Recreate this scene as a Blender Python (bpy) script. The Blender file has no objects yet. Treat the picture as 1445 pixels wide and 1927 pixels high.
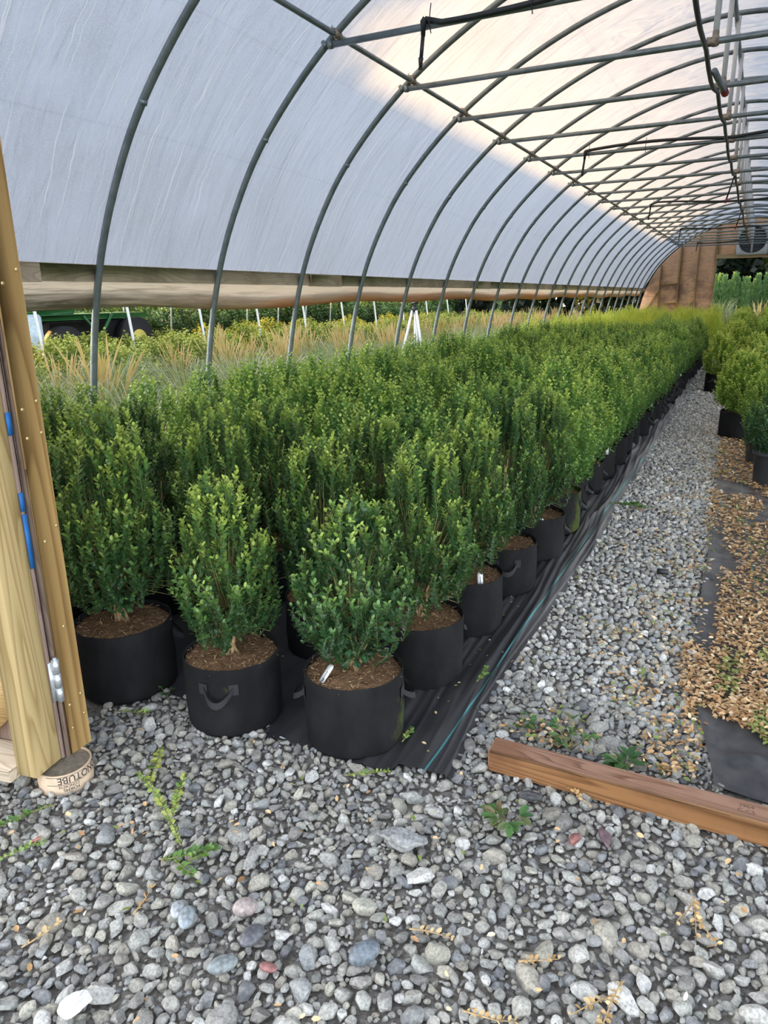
import bpy, math, random
import numpy as np
from mathutils import Vector, Matrix, noise as mnoise

rnd = random.Random(7)
rng = np.random.default_rng(7)
C = bpy.context.scene.collection
PI = math.pi
sc = bpy.context.scene

# ------------------------------------------------------------------ helpers
def link(o, parent=None):
    C.objects.link(o)
    if parent is not None:
        o.parent = parent
    return o

def np_mesh(name, V, faces, smooth=False):
    """V (N,3); faces: list of int arrays (n,k)"""
    me = bpy.data.meshes.new(name)
    V = np.asarray(V, np.float32)
    me.vertices.add(len(V)); me.vertices.foreach_set('co', V.ravel())
    loops = np.concatenate([np.asarray(f, np.int32).ravel() for f in faces])
    sizes = np.concatenate([np.full(len(f), np.asarray(f).shape[1], np.int32) for f in faces])
    starts = np.concatenate([[0], np.cumsum(sizes)[:-1]]).astype(np.int32)
    me.loops.add(len(loops)); me.loops.foreach_set('vertex_index', loops)
    me.polygons.add(len(sizes)); me.polygons.foreach_set('loop_start', starts)
    me.update(calc_edges=True)
    if smooth:
        me.polygons.foreach_set('use_smooth', np.ones(len(sizes), bool))
    me.validate()
    return me

def set_attr(me, name, vals):
    vals = np.asarray(vals, np.float32)
    if vals.ndim == 1:
        a = me.attributes.new(name, 'FLOAT', 'POINT'); a.data.foreach_set('value', vals)
    else:
        if vals.shape[1] == 3: vals = np.concatenate([vals, np.ones((len(vals), 1), np.float32)], 1)
        a = me.attributes.new(name, 'FLOAT_COLOR', 'POINT'); a.data.foreach_set('color', vals.ravel())

class MB:
    """collects shapes into one mesh"""
    def __init__(s): s.v, s.f3, s.f4, s.n = [], [], [], 0
    def add(s, V, F3=None, F4=None):
        V = np.asarray(V, float)
        if F3 is not None and len(F3): s.f3.append(np.asarray(F3) + s.n)
        if F4 is not None and len(F4): s.f4.append(np.asarray(F4) + s.n)
        s.v.append(V); s.n += len(V); return s
    def box(s, x0, x1, y0, y1, z0, z1, b=0.0, M=None):
        if b <= 0:
            V = np.array([(x, y, z) for x in (x0, x1) for y in (y0, y1) for z in (z0, z1)], float)
            F = [(0, 1, 3, 2), (4, 6, 7, 5), (0, 4, 5, 1), (2, 3, 7, 6), (0, 2, 6, 4), (1, 5, 7, 3)]
            if M is not None: V = np.array([M @ Vector(p) for p in V])
            return s.add(V, F4=F)
        # chamfered box
        lo = np.array((x0, y0, z0)); hi = np.array((x1, y1, z1)); V = []; idx = {}
        for sx in (0, 1):
            for sy in (0, 1):
                for sz in (0, 1):
                    c = np.array([(lo, hi)[q][i] for i, q in enumerate((sx, sy, sz))], float)
                    for ax in range(3):
                        p = c.copy()
                        for a2 in range(3):
                            if a2 != ax: p[a2] += b * (1 if (sx, sy, sz)[a2] == 0 else -1)
                        idx[(sx, sy, sz, ax)] = len(V); V.append(p)
        F4, F3 = [], []
        for ax in range(3):
            o = [a for a in range(3) if a != ax]
            for sd in (0, 1):
                q = []
                for (u, w) in ((0, 0), (1, 0), (1, 1), (0, 1)):
                    k = [0, 0, 0]; k[ax] = sd; k[o[0]] = u; k[o[1]] = w; q.append(idx[(*k, ax)])
                F4.append(q)
            for u in (0, 1):
                for w in (0, 1):
                    k0 = [0, 0, 0]; k0[o[0]] = u; k0[o[1]] = w; k1 = list(k0); k1[ax] = 1
                    F4.append([idx[(*k0, o[0])], idx[(*k0, o[1])], idx[(*k1, o[1])], idx[(*k1, o[0])]])
        for sx in (0, 1):
            for sy in (0, 1):
                for sz in (0, 1): F3.append([idx[(sx, sy, sz, a)] for a in range(3)])
        V = np.array(V)
        if M is not None: V = np.array([M @ Vector(p) for p in V])
        return s.add(V, F3, F4)
    def tube(s, pts, r, n=8, cap=True):
        P = np.asarray(pts, float); m = len(P)
        R = np.full(m, r, float) if np.isscalar(r) else np.asarray(r, float)
        T = np.gradient(P, axis=0); T /= np.linalg.norm(T, axis=1)[:, None] + 1e-12
        up = np.array((0, 0, 1.)) if abs(T[0, 2]) < .9 else np.array((1., 0, 0))
        V = []
        for i in range(m):
            a = np.cross(T[i], up); a /= np.linalg.norm(a) + 1e-12; b = np.cross(T[i], a); up = -np.cross(T[i], a) if False else up
            if abs(T[i] @ up) > .97: up = np.array((0, 1., 0)) if abs(T[i][1]) < .7 else np.array((1., 0, 0))
            for k in range(n):
                t = 2 * PI * k / n; V.append(P[i] + R[i] * (math.cos(t) * a + math.sin(t) * b))
        F4 = [(i * n + k, i * n + (k + 1) % n, (i + 1) * n + (k + 1) % n, (i + 1) * n + k) for i in range(m - 1) for k in range(n)]
        F3 = []
        if cap:
            V += [P[0], P[-1]]; c = m * n
            F3 = [(c, (k + 1) % n, k) for k in range(n)] + [(c + 1, (m - 1) * n + k, (m - 1) * n + (k + 1) % n) for k in range(n)]
        return s.add(np.array(V), F3, F4)
    def lathe(s, prof, n=24, c=(0, 0, 0)):
        V = [(c[0] + r * math.cos(2 * PI * k / n), c[1] + r * math.sin(2 * PI * k / n), c[2] + z) for r, z in prof for k in range(n)]
        F = [(i * n + k, i * n + (k + 1) % n, (i + 1) * n + (k + 1) % n, (i + 1) * n + k) for i in range(len(prof) - 1) for k in range(n)]
        return s.add(V, F4=F)
    def mesh(s, name, smooth=False):
        V = np.concatenate(s.v); fs = []
        if s.f3: fs.append(np.concatenate(s.f3))
        if s.f4: fs.append(np.concatenate(s.f4))
        return np_mesh(name, V, fs, smooth)
    def build(s, name, mat, parent=None, smooth=False):
        me = s.mesh(name, smooth); me.materials.append(mat)
        return link(bpy.data.objects.new(name, me), parent)

def obj(name, me, mat=None, parent=None):
    if mat is not None and not len(me.materials): me.materials.append(mat)
    return link(bpy.data.objects.new(name, me), parent)

def tag(o, label=None, cat=None, group=None, kind=None):
    if label: o['label'] = label
    if cat: o['category'] = cat
    if group: o['group'] = group
    if kind: o['kind'] = kind
    return o

def thing(name, label, cat, loc=(0, 0, 0), rz=0, group=None):
    o = bpy.data.objects.new(name, None); C.objects.link(o)
    o.location = loc; o.rotation_euler = (0, 0, rz); o.empty_display_size = .1
    return tag(o, label, cat, group)

def kids(o): return list(o.children)
def dup(root, loc, rz=0, scale=1.0, label=None, group=None):
    r = root.copy(); C.objects.link(r); r.location = loc; r.rotation_euler = (0, 0, rz); r.scale = (scale,) * 3 if np.isscalar(scale) else scale
    if label: r['label'] = label
    if group: r['group'] = group
    for ch in root.children:
        c = ch.copy(); C.objects.link(c); c.parent = r
        for g in ch.children:
            d = g.copy(); C.objects.link(d); d.parent = c
    return r

_on = 'zeroth first second third fourth fifth sixth seventh eighth ninth tenth eleventh twelfth thirteenth fourteenth fifteenth sixteenth seventeenth eighteenth nineteenth'.split()
_tn = {2: ('twenty', 'twentieth'), 3: ('thirty', 'thirtieth'), 4: ('forty', 'fortieth'), 5: ('fifty', 'fiftieth'), 6: ('sixty', 'sixtieth'), 7: ('seventy', 'seventieth'), 8: ('eighty', 'eightieth'), 9: ('ninety', 'ninetieth')}
def nth(n):
    if n == 100: return 'hundredth'
    if n > 100: return 'hundred-and-' + nth(n - 100)
    if n < 20: return _on[n]
    t, u = divmod(n, 10)
    return _tn[t][1] if u == 0 else _tn[t][0] + '-' + _on[u]

# ------------------------------------------------------------------ materials
class NT:
    def __init__(s, name):
        s.m = bpy.data.materials.new(name); s.m.use_nodes = True; s.t = s.m.node_tree; s.t.nodes.clear()
        s.out = s.t.nodes.new('ShaderNodeOutputMaterial')
    def n(s, typ, **kw):
        nd = s.t.nodes.new('ShaderNode' + typ)
        ins = kw.pop('i', {})
        for k, v in kw.items(): setattr(nd, k, v)
        for k, v in ins.items(): s.set(nd.inputs[k], v)
        return nd
    def set(s, sock, v):
        if isinstance(v, bpy.types.NodeSocket): s.t.links.new(v, sock)
        elif isinstance(v, bpy.types.Node): s.t.links.new(v.outputs[0], sock)
        else:
            if sock.type == 'RGBA' and len(v) == 3: v = (*v, 1)
            sock.default_value = v
    def noise(s, vec, scale=5, detail=3, rough=.5, dist=0):
        return s.n('TexNoise', i={'Vector': vec, 'Scale': scale, 'Detail': detail, 'Roughness': rough, 'Distortion': dist}).outputs['Fac']
    def ramp(s, fac, stops, interp='LINEAR'):
        r = s.n('ValToRGB'); s.set(r.inputs[0], fac); cr = r.color_ramp; cr.interpolation = interp
        while len(cr.elements) < len(stops): cr.elements.new(.5)
        for e, (p, c) in zip(cr.elements, stops):
            e.position = p; e.color = (*c, 1) if not np.isscalar(c) else (c, c, c, 1)
        return r.outputs[0]
    def mix(s, fac, a, b, mode='MIX'):
        m = s.n('MixRGB', blend_type=mode); s.set(m.inputs[0], fac); s.set(m.inputs[1], a); s.set(m.inputs[2], b); return m.outputs[0]
    def math(s, op, a, b=0.0, clamp=False):
        m = s.n('Math', operation=op, use_clamp=clamp); s.set(m.inputs[0], a); s.set(m.inputs[1], b); return m.outputs[0]
    def map(s, vec, scale=(1, 1, 1), loc=(0, 0, 0), rot=(0, 0, 0)):
        return s.n('Mapping', i={'Vector': vec, 'Scale': scale, 'Location': loc, 'Rotation': rot}).outputs[0]
    def coord(s, w='Object'): return s.n('TexCoord').outputs[w]
    def bump(s, h, strength=.3, dist=.01):
        return s.n('Bump', i={'Height': h, 'Strength': strength, 'Distance': dist}).outputs[0]
    def princ(s, col, rough=.6, metal=0.0, spec=.5, normal=None):
        p = s.n('BsdfPrincipled'); s.set(p.inputs['Base Color'], col); s.set(p.inputs['Roughness'], rough); s.set(p.inputs['Metallic'], metal)
        p.inputs['Specular IOR Level'].default_value = spec
        if normal is not None: s.set(p.inputs['Normal'], normal)
        return p.outputs[0]
    def shade(s, a, b, fac):
        m = s.n('MixShader'); s.set(m.inputs[0], fac); s.set(m.inputs[1], a); s.set(m.inputs[2], b); return m.outputs[0]
    def done(s, sh): s.t.links.new(sh, s.out.inputs[0]); return s.m

def plain(name, col, rough=.6, metal=0.0, spec=.5, var=.15, scale=20, bump=0.0):
    t = NT(name); c = t.coord(); f = t.noise(c, scale, 3)
    lo = tuple(x * (1 - var) for x in col); hi = tuple(min(1, x * (1 + var)) for x in col)
    col2 = t.ramp(f, [(.3, lo), (.7, hi)])
    nb = t.bump(f, bump, .004) if bump else None
    return t.done(t.princ(col2, rough, metal, spec, nb))

def wood(name, dark, light, axis=2, ring=7.0, stain=None, rough=.65, seed=0.0, contrast=1.0, lines=26.0):
    t = NT(name); c = t.coord()
    s = [ring, ring, ring]; s[axis] = ring * .07
    v = t.map(c, tuple(s), (seed, seed * 1.7, seed * .6))
    d = t.noise(v, .7, 2, .5, .25)
    rings = t.math('FRACT', t.math('MULTIPLY', d, lines))
    rings = t.ramp(rings, [(0., 1.), (.55, .55), (.86, 0.), (1., 1.)])
    s2 = [120., 120., 120.]; s2[axis] = 2.5
    fine = t.noise(t.map(c, tuple(s2)), 1.0, 3, .6)
    f = t.math('ADD', t.math('MULTIPLY', rings, .6 * contrast), t.math('MULTIPLY', fine, .5))
    col = t.ramp(f, [(.1, dark), (.75, light)])
    if stain is not None:
        b = t.noise(c, 2.3, 4, .65)
        col = t.mix(t.ramp(b, [(.48, 0.), (.62, .75)]), col, stain)
    return t.done(t.princ(col, rough, 0, .3, t.bump(f, .25, .003)))

def leafmat(name, stops, rough=.38, trans=.22, rv=.25):
    t = NT(name)
    a = t.n('Attribute', attribute_name='tone').outputs['Fac']
    r = t.n('ObjectInfo').outputs['Random']
    a2 = t.math('ADD', a, t.math('MULTIPLY', t.math('SUBTRACT', r, .5), rv))
    col = t.ramp(a2, stops)
    p = t.princ(col, rough, 0, .5)
    tr = t.n('BsdfTranslucent'); t.set(tr.inputs[0], t.mix(.5, col, (.35, .45, .05), 'MIX'))
    return t.done(t.shade(p, tr.outputs[0], trans))

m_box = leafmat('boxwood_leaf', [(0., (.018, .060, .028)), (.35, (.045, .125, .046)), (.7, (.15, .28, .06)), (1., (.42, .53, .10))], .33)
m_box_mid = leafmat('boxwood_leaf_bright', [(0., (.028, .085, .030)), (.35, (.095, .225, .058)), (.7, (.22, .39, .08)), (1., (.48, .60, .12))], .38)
m_gold = leafmat('golden_leaf', [(0., (.06, .13, .022)), (.4, (.22, .36, .045)), (.75, (.48, .60, .065)), (1., (.76, .78, .12))], .45, .3)
m_lime = leafmat('lime_leaf', [(0., (.05, .11, .024)), (.4, (.16, .27, .04)), (.75, (.31, .48, .08)), (1., (.56, .64, .13))], .4, .3)
m_grass = leafmat('grass_blade', [(0., (.055, .085, .038)), (.4, (.14, .18, .08)), (.75, (.31, .33, .17)), (1., (.52, .46, .28))], .5, .3)
m_dryg = leafmat('dry_grass_blade', [(0., (.11, .15, .05)), (.4, (.25, .24, .085)), (.75, (.42, .29, .12)), (1., (.55, .36, .16))], .6, .3)
m_fir = leafmat('conifer_leaf', [(0., (.022, .06, .026)), (.4, (.06, .14, .05)), (.75, (.13, .25, .08)), (1., (.22, .34, .13))], .5, .2)
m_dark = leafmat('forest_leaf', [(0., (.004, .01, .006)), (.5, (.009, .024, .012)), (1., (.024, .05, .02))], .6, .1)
m_litter = leafmat('fallen_leaf', [(0., (.16, .24, .05)), (.10, (.28, .32, .09)), (.2, (.30, .14, .055)), (.55, (.60, .36, .17)), (.8, (.78, .56, .31)), (1., (.88, .74, .50))], .5, .15, 0)
m_sprig = leafmat('cut_sprig_leaf', [(0., (.04, .13, .03)), (.5, (.15, .28, .05)), (1., (.42, .45, .10))], .4, .25, 0)
m_dsprig = leafmat('dry_sprig_leaf', [(0., (.26, .12, .035)), (.5, (.50, .29, .11)), (1., (.70, .52, .28))], .5, .2, 0)
m_weed = leafmat('weed_leaf', [(0., (.03, .09, .03)), (.6, (.08, .18, .05)), (1., (.16, .12, .06))], .5, .2, 0)
m_bark = plain('twig_bark', (.38, .27, .14), .8, var=.35, scale=60)
m_gtwig = plain('green_twig', (.20, .19, .065), .6, var=.3, scale=60)
m_trunk = plain('tree_bark', (.16, .14, .12), .9, var=.4, scale=12)

# pot felt, with moss that grows on some pots
t = NT('black_felt'); c = t.coord(); r = t.n('ObjectInfo').outputs['Random']
fz = t.noise(c, 260, 2, .7); sm = t.noise(t.map(c, (1, 1, .6)), 9, 4, .6)
base = t.mix(t.ramp(sm, [(.4, 0.), (.75, 1.)]), (.006, .0062, .007), (.015, .0152, .016))
mn = t.noise(t.map(c, (1, 1, .8), (3, 1, 2)), 5.5, 5, .65)
gx = t.n('SeparateXYZ', i={0: c}).outputs[0]
mossf = t.ramp(t.math('ADD', mn, t.math('MULTIPLY', t.math('ADD', gx, t.math('MULTIPLY', t.math('SUBTRACT', r, .88), .45)), 1.3)), [(.66, 0.), (.80, .8)])
mossc = t.mix(t.noise(c, 90, 2), (.03, .045, .008), (.10, .13, .02))
col = t.mix(mossf, base, mossc)
speck = t.ramp(t.noise(c, 420, 1), [(.74, 0.), (.80, .35)])
col = t.mix(speck, col, (.16, .15, .13))
m_felt = t.done(t.princ(col, .85, 0, .25, t.bump(fz, .5, .002)))
m_strap = plain('black_webbing', (.018, .019, .021), .8, var=.3, scale=200, bump=.3)
# soil mulch
t = NT('bark_mulch'); c = t.coord()
f = t.noise(t.map(c, (1, 1, 1)), 110, 4, .7, .6); g = t.noise(c, 14, 3)
col = t.ramp(f, [(.25, (.06, .034, .018)), (.5, (.26, .15, .08)), (.75, (.50, .32, .18))])
m_soil = t.done(t.princ(t.mix(t.ramp(g, [(.4, 0.), (.7, .4)]), col, (.06, .035, .02)), .9, 0, .2, t.bump(f, .8, .006)))
t = NT('mulch_fibre'); a = t.n('Attribute', attribute_name='tone').outputs['Fac']
m_fibre = t.done(t.princ(t.ramp(a, [(0., (.08, .045, .024)), (.5, (.30, .18, .09)), (1., (.60, .42, .23))]), .85, 0, .2))
m_plpot = plain('grey_plastic_pot', (.045, .05, .058), .45, var=.2, scale=6)
m_blkpot = plain('black_plastic_pot', (.012, .012, .014), .5, var=.2, scale=6)
m_white = plain('white_plastic_tag', (.78, .80, .80), .4, var=.04)
m_ink = plain('black_ink', (.02, .02, .02), .6, var=.1)

# galvanised steel
t = NT('galvanised_steel'); c = t.coord(); f = t.noise(c, 14, 4, .6)
m_steel = t.done(t.princ(t.ramp(f, [(.3, (.16, .19, .20)), (.7, (.26, .30, .31))]), .38, .55, .5))
m_bright = plain('bright_zinc', (.55, .58, .60), .35, .6, var=.15, scale=40)
m_rust = plain('clamp_metal', (.34, .28, .22), .5, .6, var=.4, scale=60)
m_pvc = plain('black_poly_pipe', (.022, .024, .026), .45, var=.2)
m_red = plain('red_plastic', (.30, .025, .03), .45, var=.1)
m_pole = plain('white_leg_lit_post', (.62, .64, .63), .45, .0, var=.1, scale=8)
m_tri = plain('white_tripod', (.82, .84, .84), .4, var=.05)

# greenhouse film
def film_mat(name, tint, sw=1.0):
    t = NT(name); uv = t.n('UVMap').outputs[0]
    wob = t.math('MULTIPLY', t.noise(t.map(uv, (.8, 2.2, 1), (9, 0, 0)), 1.0, 3, .6), .10)
    uvw = t.n('VectorMath', operation='ADD', i={0: uv, 1: t.n('CombineXYZ', i={0: wob}).outputs[0]}).outputs[0]
    st = t.noise(t.map(uvw, (34, .30, 1)), 1.0, 3, .65, .1)
    st2 = t.noise(t.map(uvw, (85, .5, 1), (3, 7, 0)), 1.0, 2, .5, .1)
    streak = t.math('MAXIMUM', t.ramp(st, [(.605, 0.), (.64, .75), (.67, .75), (.72, .0)]), t.ramp(st2, [(.62, 0.), (.68, .6)]))
    dew = t.ramp(t.noise(uv, 150, 3, .75), [(.47, 0.), (.66, .9)])
    big = t.noise(uvw, 1.3, 5, .7)
    damp = t.ramp(big, [(.35, 0.), (.7, 1.)])
    near = t.ramp(t.math('MULTIPLY', t.n('SeparateXYZ', i={0: uv}).outputs[0], .1), [(.45, 1.), (1.0, .12)])
    marks = t.math('MULTIPLY', t.math('MAXIMUM', streak, t.math('MULTIPLY', dew, damp)), near)
    v = t.n('SeparateXYZ', i={0: uv}).outputs[1]
    fold = None
    for p in (.86, 1.62, 3.1):
        wv = t.math('ABSOLUTE', t.math('SUBTRACT', t.math('ADD', v, t.math('MULTIPLY', t.noise(t.map(uv, (1, .1, 1)), .6, 2), .10)), p + .05))
        l = t.ramp(wv, [(.0, .55), (.010, 0.)])
        fold = l if fold is None else t.math('MAXIMUM', fold, l)
    wr = t.noise(t.map(uv, (2.6, .8, 1), (0, 0, 0), (0, 0, .5)), 1.0, 3, .55, 1.2)
    wr2 = t.noise(t.map(uv, (9., 1.6, 1), (2, 5, 0), (0, 0, -.35)), 1.0, 2, .5, .8)
    hgt = t.math('ADD', t.math('MULTIPLY', wr, .6), t.math('MULTIPLY', wr2, .25))
    hgt = t.math('ADD', hgt, t.math('MULTIPLY', marks, .03))
    nrm = t.bump(hgt, 1.0, .16)
    base = t.mix(t.ramp(wr, [(.3, 0.), (.7, .25)]), tint, tuple(x * .78 for x in tint))
    base = t.mix(t.math('MULTIPLY', fold, .5), base, tuple(x * .5 for x in tint))
    colT = t.mix(t.math('MULTIPLY', marks, .55), base, (.42, .43, .45))
    tr = t.n('BsdfTranslucent'); t.set(tr.inputs[0], colT); t.set(tr.inputs[1], nrm)
    df = t.n('BsdfDiffuse'); t.set(df.inputs[0], t.mix(marks, tuple(x * 1.1 for x in tint), (.95, .95, .95))); t.set(df.inputs[2], nrm)
    gl = t.n('BsdfGlossy'); gl.inputs[0].default_value = (1, 1, 1, 1); gl.inputs[1].default_value = .28; t.set(gl.inputs['Normal'], nrm)
    fr = t.n('LayerWeight'); fr.inputs[0].default_value = .5
    fc = t.math('POWER', fr.outputs['Facing'], 4.0)
    a = t.shade(tr.outputs[0], df.outputs[0], t.math('ADD', .24, t.math('MULTIPLY', marks, .22)))
    return t.done(t.shade(a, gl.outputs[0], t.math('ADD', .025, t.math('MULTIPLY', fc, .35))))
m_film = film_mat('greenhouse_film', (.230, .252, .292))

# dirty rolled film; the far orange mixes stain with painted low-sun glow
t = NT('stained_sunglow_film'); uv = t.n('UVMap').outputs[0]; sx = t.n('SeparateXYZ', i={0: uv})
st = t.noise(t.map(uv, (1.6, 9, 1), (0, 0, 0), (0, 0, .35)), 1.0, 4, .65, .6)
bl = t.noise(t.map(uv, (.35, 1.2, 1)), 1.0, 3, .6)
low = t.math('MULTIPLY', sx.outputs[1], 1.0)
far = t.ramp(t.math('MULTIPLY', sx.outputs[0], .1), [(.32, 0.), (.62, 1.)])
glow_stain = t.math('MULTIPLY', t.ramp(t.math('ADD', low, t.math('MULTIPLY', t.math('SUBTRACT', bl, .5), .9)), [(.45, 0.), (.85, 1.)]), far)
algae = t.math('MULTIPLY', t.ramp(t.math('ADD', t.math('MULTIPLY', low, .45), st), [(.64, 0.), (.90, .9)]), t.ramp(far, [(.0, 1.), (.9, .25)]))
col = t.mix(glow_stain, (.78, .67, .53), (.80, .27, .045))
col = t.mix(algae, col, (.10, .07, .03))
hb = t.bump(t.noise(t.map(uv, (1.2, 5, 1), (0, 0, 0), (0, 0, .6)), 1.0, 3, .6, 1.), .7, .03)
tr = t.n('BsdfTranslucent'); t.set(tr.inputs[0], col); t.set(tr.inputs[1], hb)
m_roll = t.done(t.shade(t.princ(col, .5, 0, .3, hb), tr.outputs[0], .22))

# woods
m_hip = wood('weathered_board', (.42, .32, .23), (.72, .58, .44), axis=1, ring=9, stain=(.38, .29, .21), seed=1.3, contrast=.7)
m_jamb = wood('treated_pine_jamb', (.25, .135, .045), (.52, .33, .13), axis=2, ring=6, seed=3.1, lines=14, rough=.6)
m_stile = wood('treated_pine_stile', (.30, .20, .075), (.52, .39, .19), axis=2, ring=9.5, seed=6.4, lines=18, rough=.6)
m_rail = wood('grey_pine_rail', (.36, .27, .18), (.60, .50, .38), axis=0, ring=8, seed=2.0)
m_timber = wood('brown_timber', (.17, .075, .042), (.45, .26, .175), axis=0, ring=9, stain=(.30, .14, .075), seed=4.2, contrast=1.2)
m_stud = wood('pine_stud', (.42, .27, .13), (.66, .46, .26), axis=2, ring=8, seed=5.0)
m_head = wood('pine_header', (.42, .29, .14), (.64, .46, .25), axis=0, ring=8, seed=5.0)
m_sid = wood('grey_plywood_siding', (.17, .115, .09), (.37, .27, .225), axis=2, ring=14, seed=8, contrast=.5)
t = NT('endwall_plywood'); c = t.coord()
g = t.noise(t.map(c, (1.2, 1, 9)), 1.0, 4, .6, 1.0)
col = t.ramp(t.math('FRACT', t.math('MULTIPLY', g, 5.)), [(0., (.70, .37, .19)), (.5, (.86, .52, .29)), (1., (.74, .42, .23))])
dk = t.noise(t.map(c, (1, 1, 1.6)), 1.6, 5, .7)
zz = t.n('SeparateXYZ', i={0: c}).outputs[2]
dkf = t.math('MULTIPLY', t.ramp(dk, [(.42, 0.), (.6, .85)]), t.ramp(t.math('MULTIPLY', zz, .3), [(.60, 1.), (.9, .1)]))
col = t.mix(dkf, col, (.30, .18, .14))
kn = t.n('TexVoronoi', i={'Vector': c, 'Scale': 1.7}).outputs['Distance']
col = t.mix(t.ramp(kn, [(.03, .8), (.05, 0.)]), col, (.08, .03, .015))
m_ply = t.done(t.princ(col, .75, 0, .2))

# ground, gravel, weed mat
t = NT('packed_dirt'); c = t.coord()
f = t.noise(c, 55, 5, .7); g = t.noise(c, 4, 3); v = t.n('TexVoronoi', i={'Vector': c, 'Scale': 90.}).outputs['Color']
vb = t.n('RGBToBW', i={0: v}).outputs[0]
col = t.mix(t.ramp(g, [(.3, 0.), (.7, .6)]), t.ramp(f, [(.3, (.055, .048, .040)), (.7, (.17, .155, .135))]), (.14, .125, .105))
col = t.mix(t.ramp(vb, [(.45, 0.), (.6, .55)]), col, (.24, .23, .215))
m_dirt = t.done(t.princ(col, .92, 0, .2, t.bump(t.math('ADD', f, t.math('MULTIPLY', vb, .6)), .8, .01)))
t = NT('gravel_stone'); a = t.n('Attribute', attribute_name='col').outputs['Color']; c = t.coord()
f = t.noise(c, 130, 3, .7); g = t.noise(c, 38, 3, .6)
col = t.mix(t.ramp(f, [(.40, 0.), (.66, .55)]), a, (.06, .055, .05), 'MIX')
col = t.mix(t.ramp(g, [(.45, 0.), (.75, .3)]), col, (.50, .48, .43))
m_stone = t.done(t.princ(col, .82, 0, .25, t.bump(t.math('ADD', f, g), .6, .005)))
def mat_mat(name, dust, line_x=None, slope=0.0, near=.10):
    t = NT(name); c = t.coord(); s = t.n('SeparateXYZ', i={0: c})
    wv = t.math('MULTIPLY', t.math('SINE', t.math('MULTIPLY', s.outputs[0], 1600.)), t.math('SINE', t.math('MULTIPLY', s.outputs[1], 1600.)))
    d = t.noise(t.map(c, (6, .8, 1) if near < .2 else (9, 7, 1)), 1.0, 5, .7)
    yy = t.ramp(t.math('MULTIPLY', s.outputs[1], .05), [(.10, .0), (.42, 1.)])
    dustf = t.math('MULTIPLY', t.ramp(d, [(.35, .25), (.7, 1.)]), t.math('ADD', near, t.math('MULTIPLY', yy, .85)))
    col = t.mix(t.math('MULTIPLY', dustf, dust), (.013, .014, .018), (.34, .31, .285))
    if line_x is not None:
        lw = t.math('ABSOLUTE', t.math('SUBTRACT', t.math('ADD', s.outputs[0], t.math('MULTIPLY', s.outputs[1], slope)), line_x))
        dash = t.ramp(t.math('FRACT', t.math('MULTIPLY', s.outputs[1], 95.)), [(.2, .55), (.5, 1.)])
        col = t.mix(t.math('MULTIPLY', t.ramp(lw, [(.0032, 1.), (.0040, 0.)]), dash), col, (.08, .38, .38))
    return t.done(t.princ(col, t.ramp(d, [(.3, .34), (.7, .55)]), 0, .5, t.bump(t.math('ADD', wv, t.math('MULTIPLY', d, 2.)), .15, .003)))
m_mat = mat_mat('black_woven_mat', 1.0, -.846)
m_mat2 = mat_mat('dusty_woven_mat', .75, .38, .049, .22)
m_tarp = m_mat2

# ------------------------------------------------------------------ camera
H = 1.6
f_px, pitch, yaw, roll = 1347.014, .2893, .4696, -.0152
fw = Vector((-math.sin(yaw) * math.cos(pitch), math.cos(yaw) * math.cos(pitch), -math.sin(pitch)))
rt = Vector((math.cos(yaw), math.sin(yaw), 0)); up = rt.cross(fw)
r2 = math.cos(roll) * rt + math.sin(roll) * up; u2 = -math.sin(roll) * rt + math.cos(roll) * up
cd = bpy.data.cameras.new('camera'); cam = bpy.data.objects.new('camera', cd); C.objects.link(cam)
cam.matrix_world = Matrix(((r2.x, u2.x, -fw.x, 0), (r2.y, u2.y, -fw.y, 0), (r2.z, u2.z, -fw.z, H), (0, 0, 0, 1)))
cd.sensor_fit = 'AUTO'; cd.sensor_width = 36; cd.lens = f_px / 1927 * 36; cd.clip_start = .02; cd.clip_end = 500
sc.camera = cam

# ------------------------------------------------------------------ greenhouse frame
XC = -.49
def hy(k): return 2.3855 + 1.22034 * k
YB = 30.09
ctrl = np.array([(3.76, -.3), (3.75, 0), (3.69, .55), (3.60, 1.07), (3.51, 1.49), (3.39, 1.88), (3.22, 2.25), (2.99, 2.62), (2.70, 2.95), (2.35, 3.26), (1.93, 3.54), (1.44, 3.79), (.95, 3.97), (.45, 4.09), (0, 4.13)])
def arch_half(n=60):
    P = np.vstack([ctrl, (-.45, 4.09)])
    out = []
    for i in range(1, len(P) - 2 + 0):
        p0, p1, p2, p3 = P[i - 1], P[i], P[i + 1], P[min(i + 2, len(P) - 1)]
        for q in np.linspace(0, 1, 6, endpoint=False):
            out.append(.5 * ((2 * p1) + (-p0 + p2) * q + (2 * p0 - 5 * p1 + 4 * p2 - p3) * q * q + (-p0 + 3 * p1 - 3 * p2 + p3) * q ** 3))
    out.append(P[-2])
    return np.array(out)
AH = arch_half()
ARCH = np.vstack([AH * (-1, 1), (AH[:-1])[::-1]])           # left foot -> ridge -> right foot  (dx, z)
seg = np.r_[0, np.cumsum(np.linalg.norm(np.diff(ARCH, axis=0), axis=1))]
nrmA = np.gradient(ARCH, axis=0); nrmA = np.c_[-nrmA[:, 1], nrmA[:, 0]]; nrmA /= np.linalg.norm(nrmA, axis=1)[:, None]
def arch_at_z(z, side=-1):
    i = np.argmin(abs(AH[:, 1] - z)); return side * np.interp(z, AH[:, 1], AH[:, 0])

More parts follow.
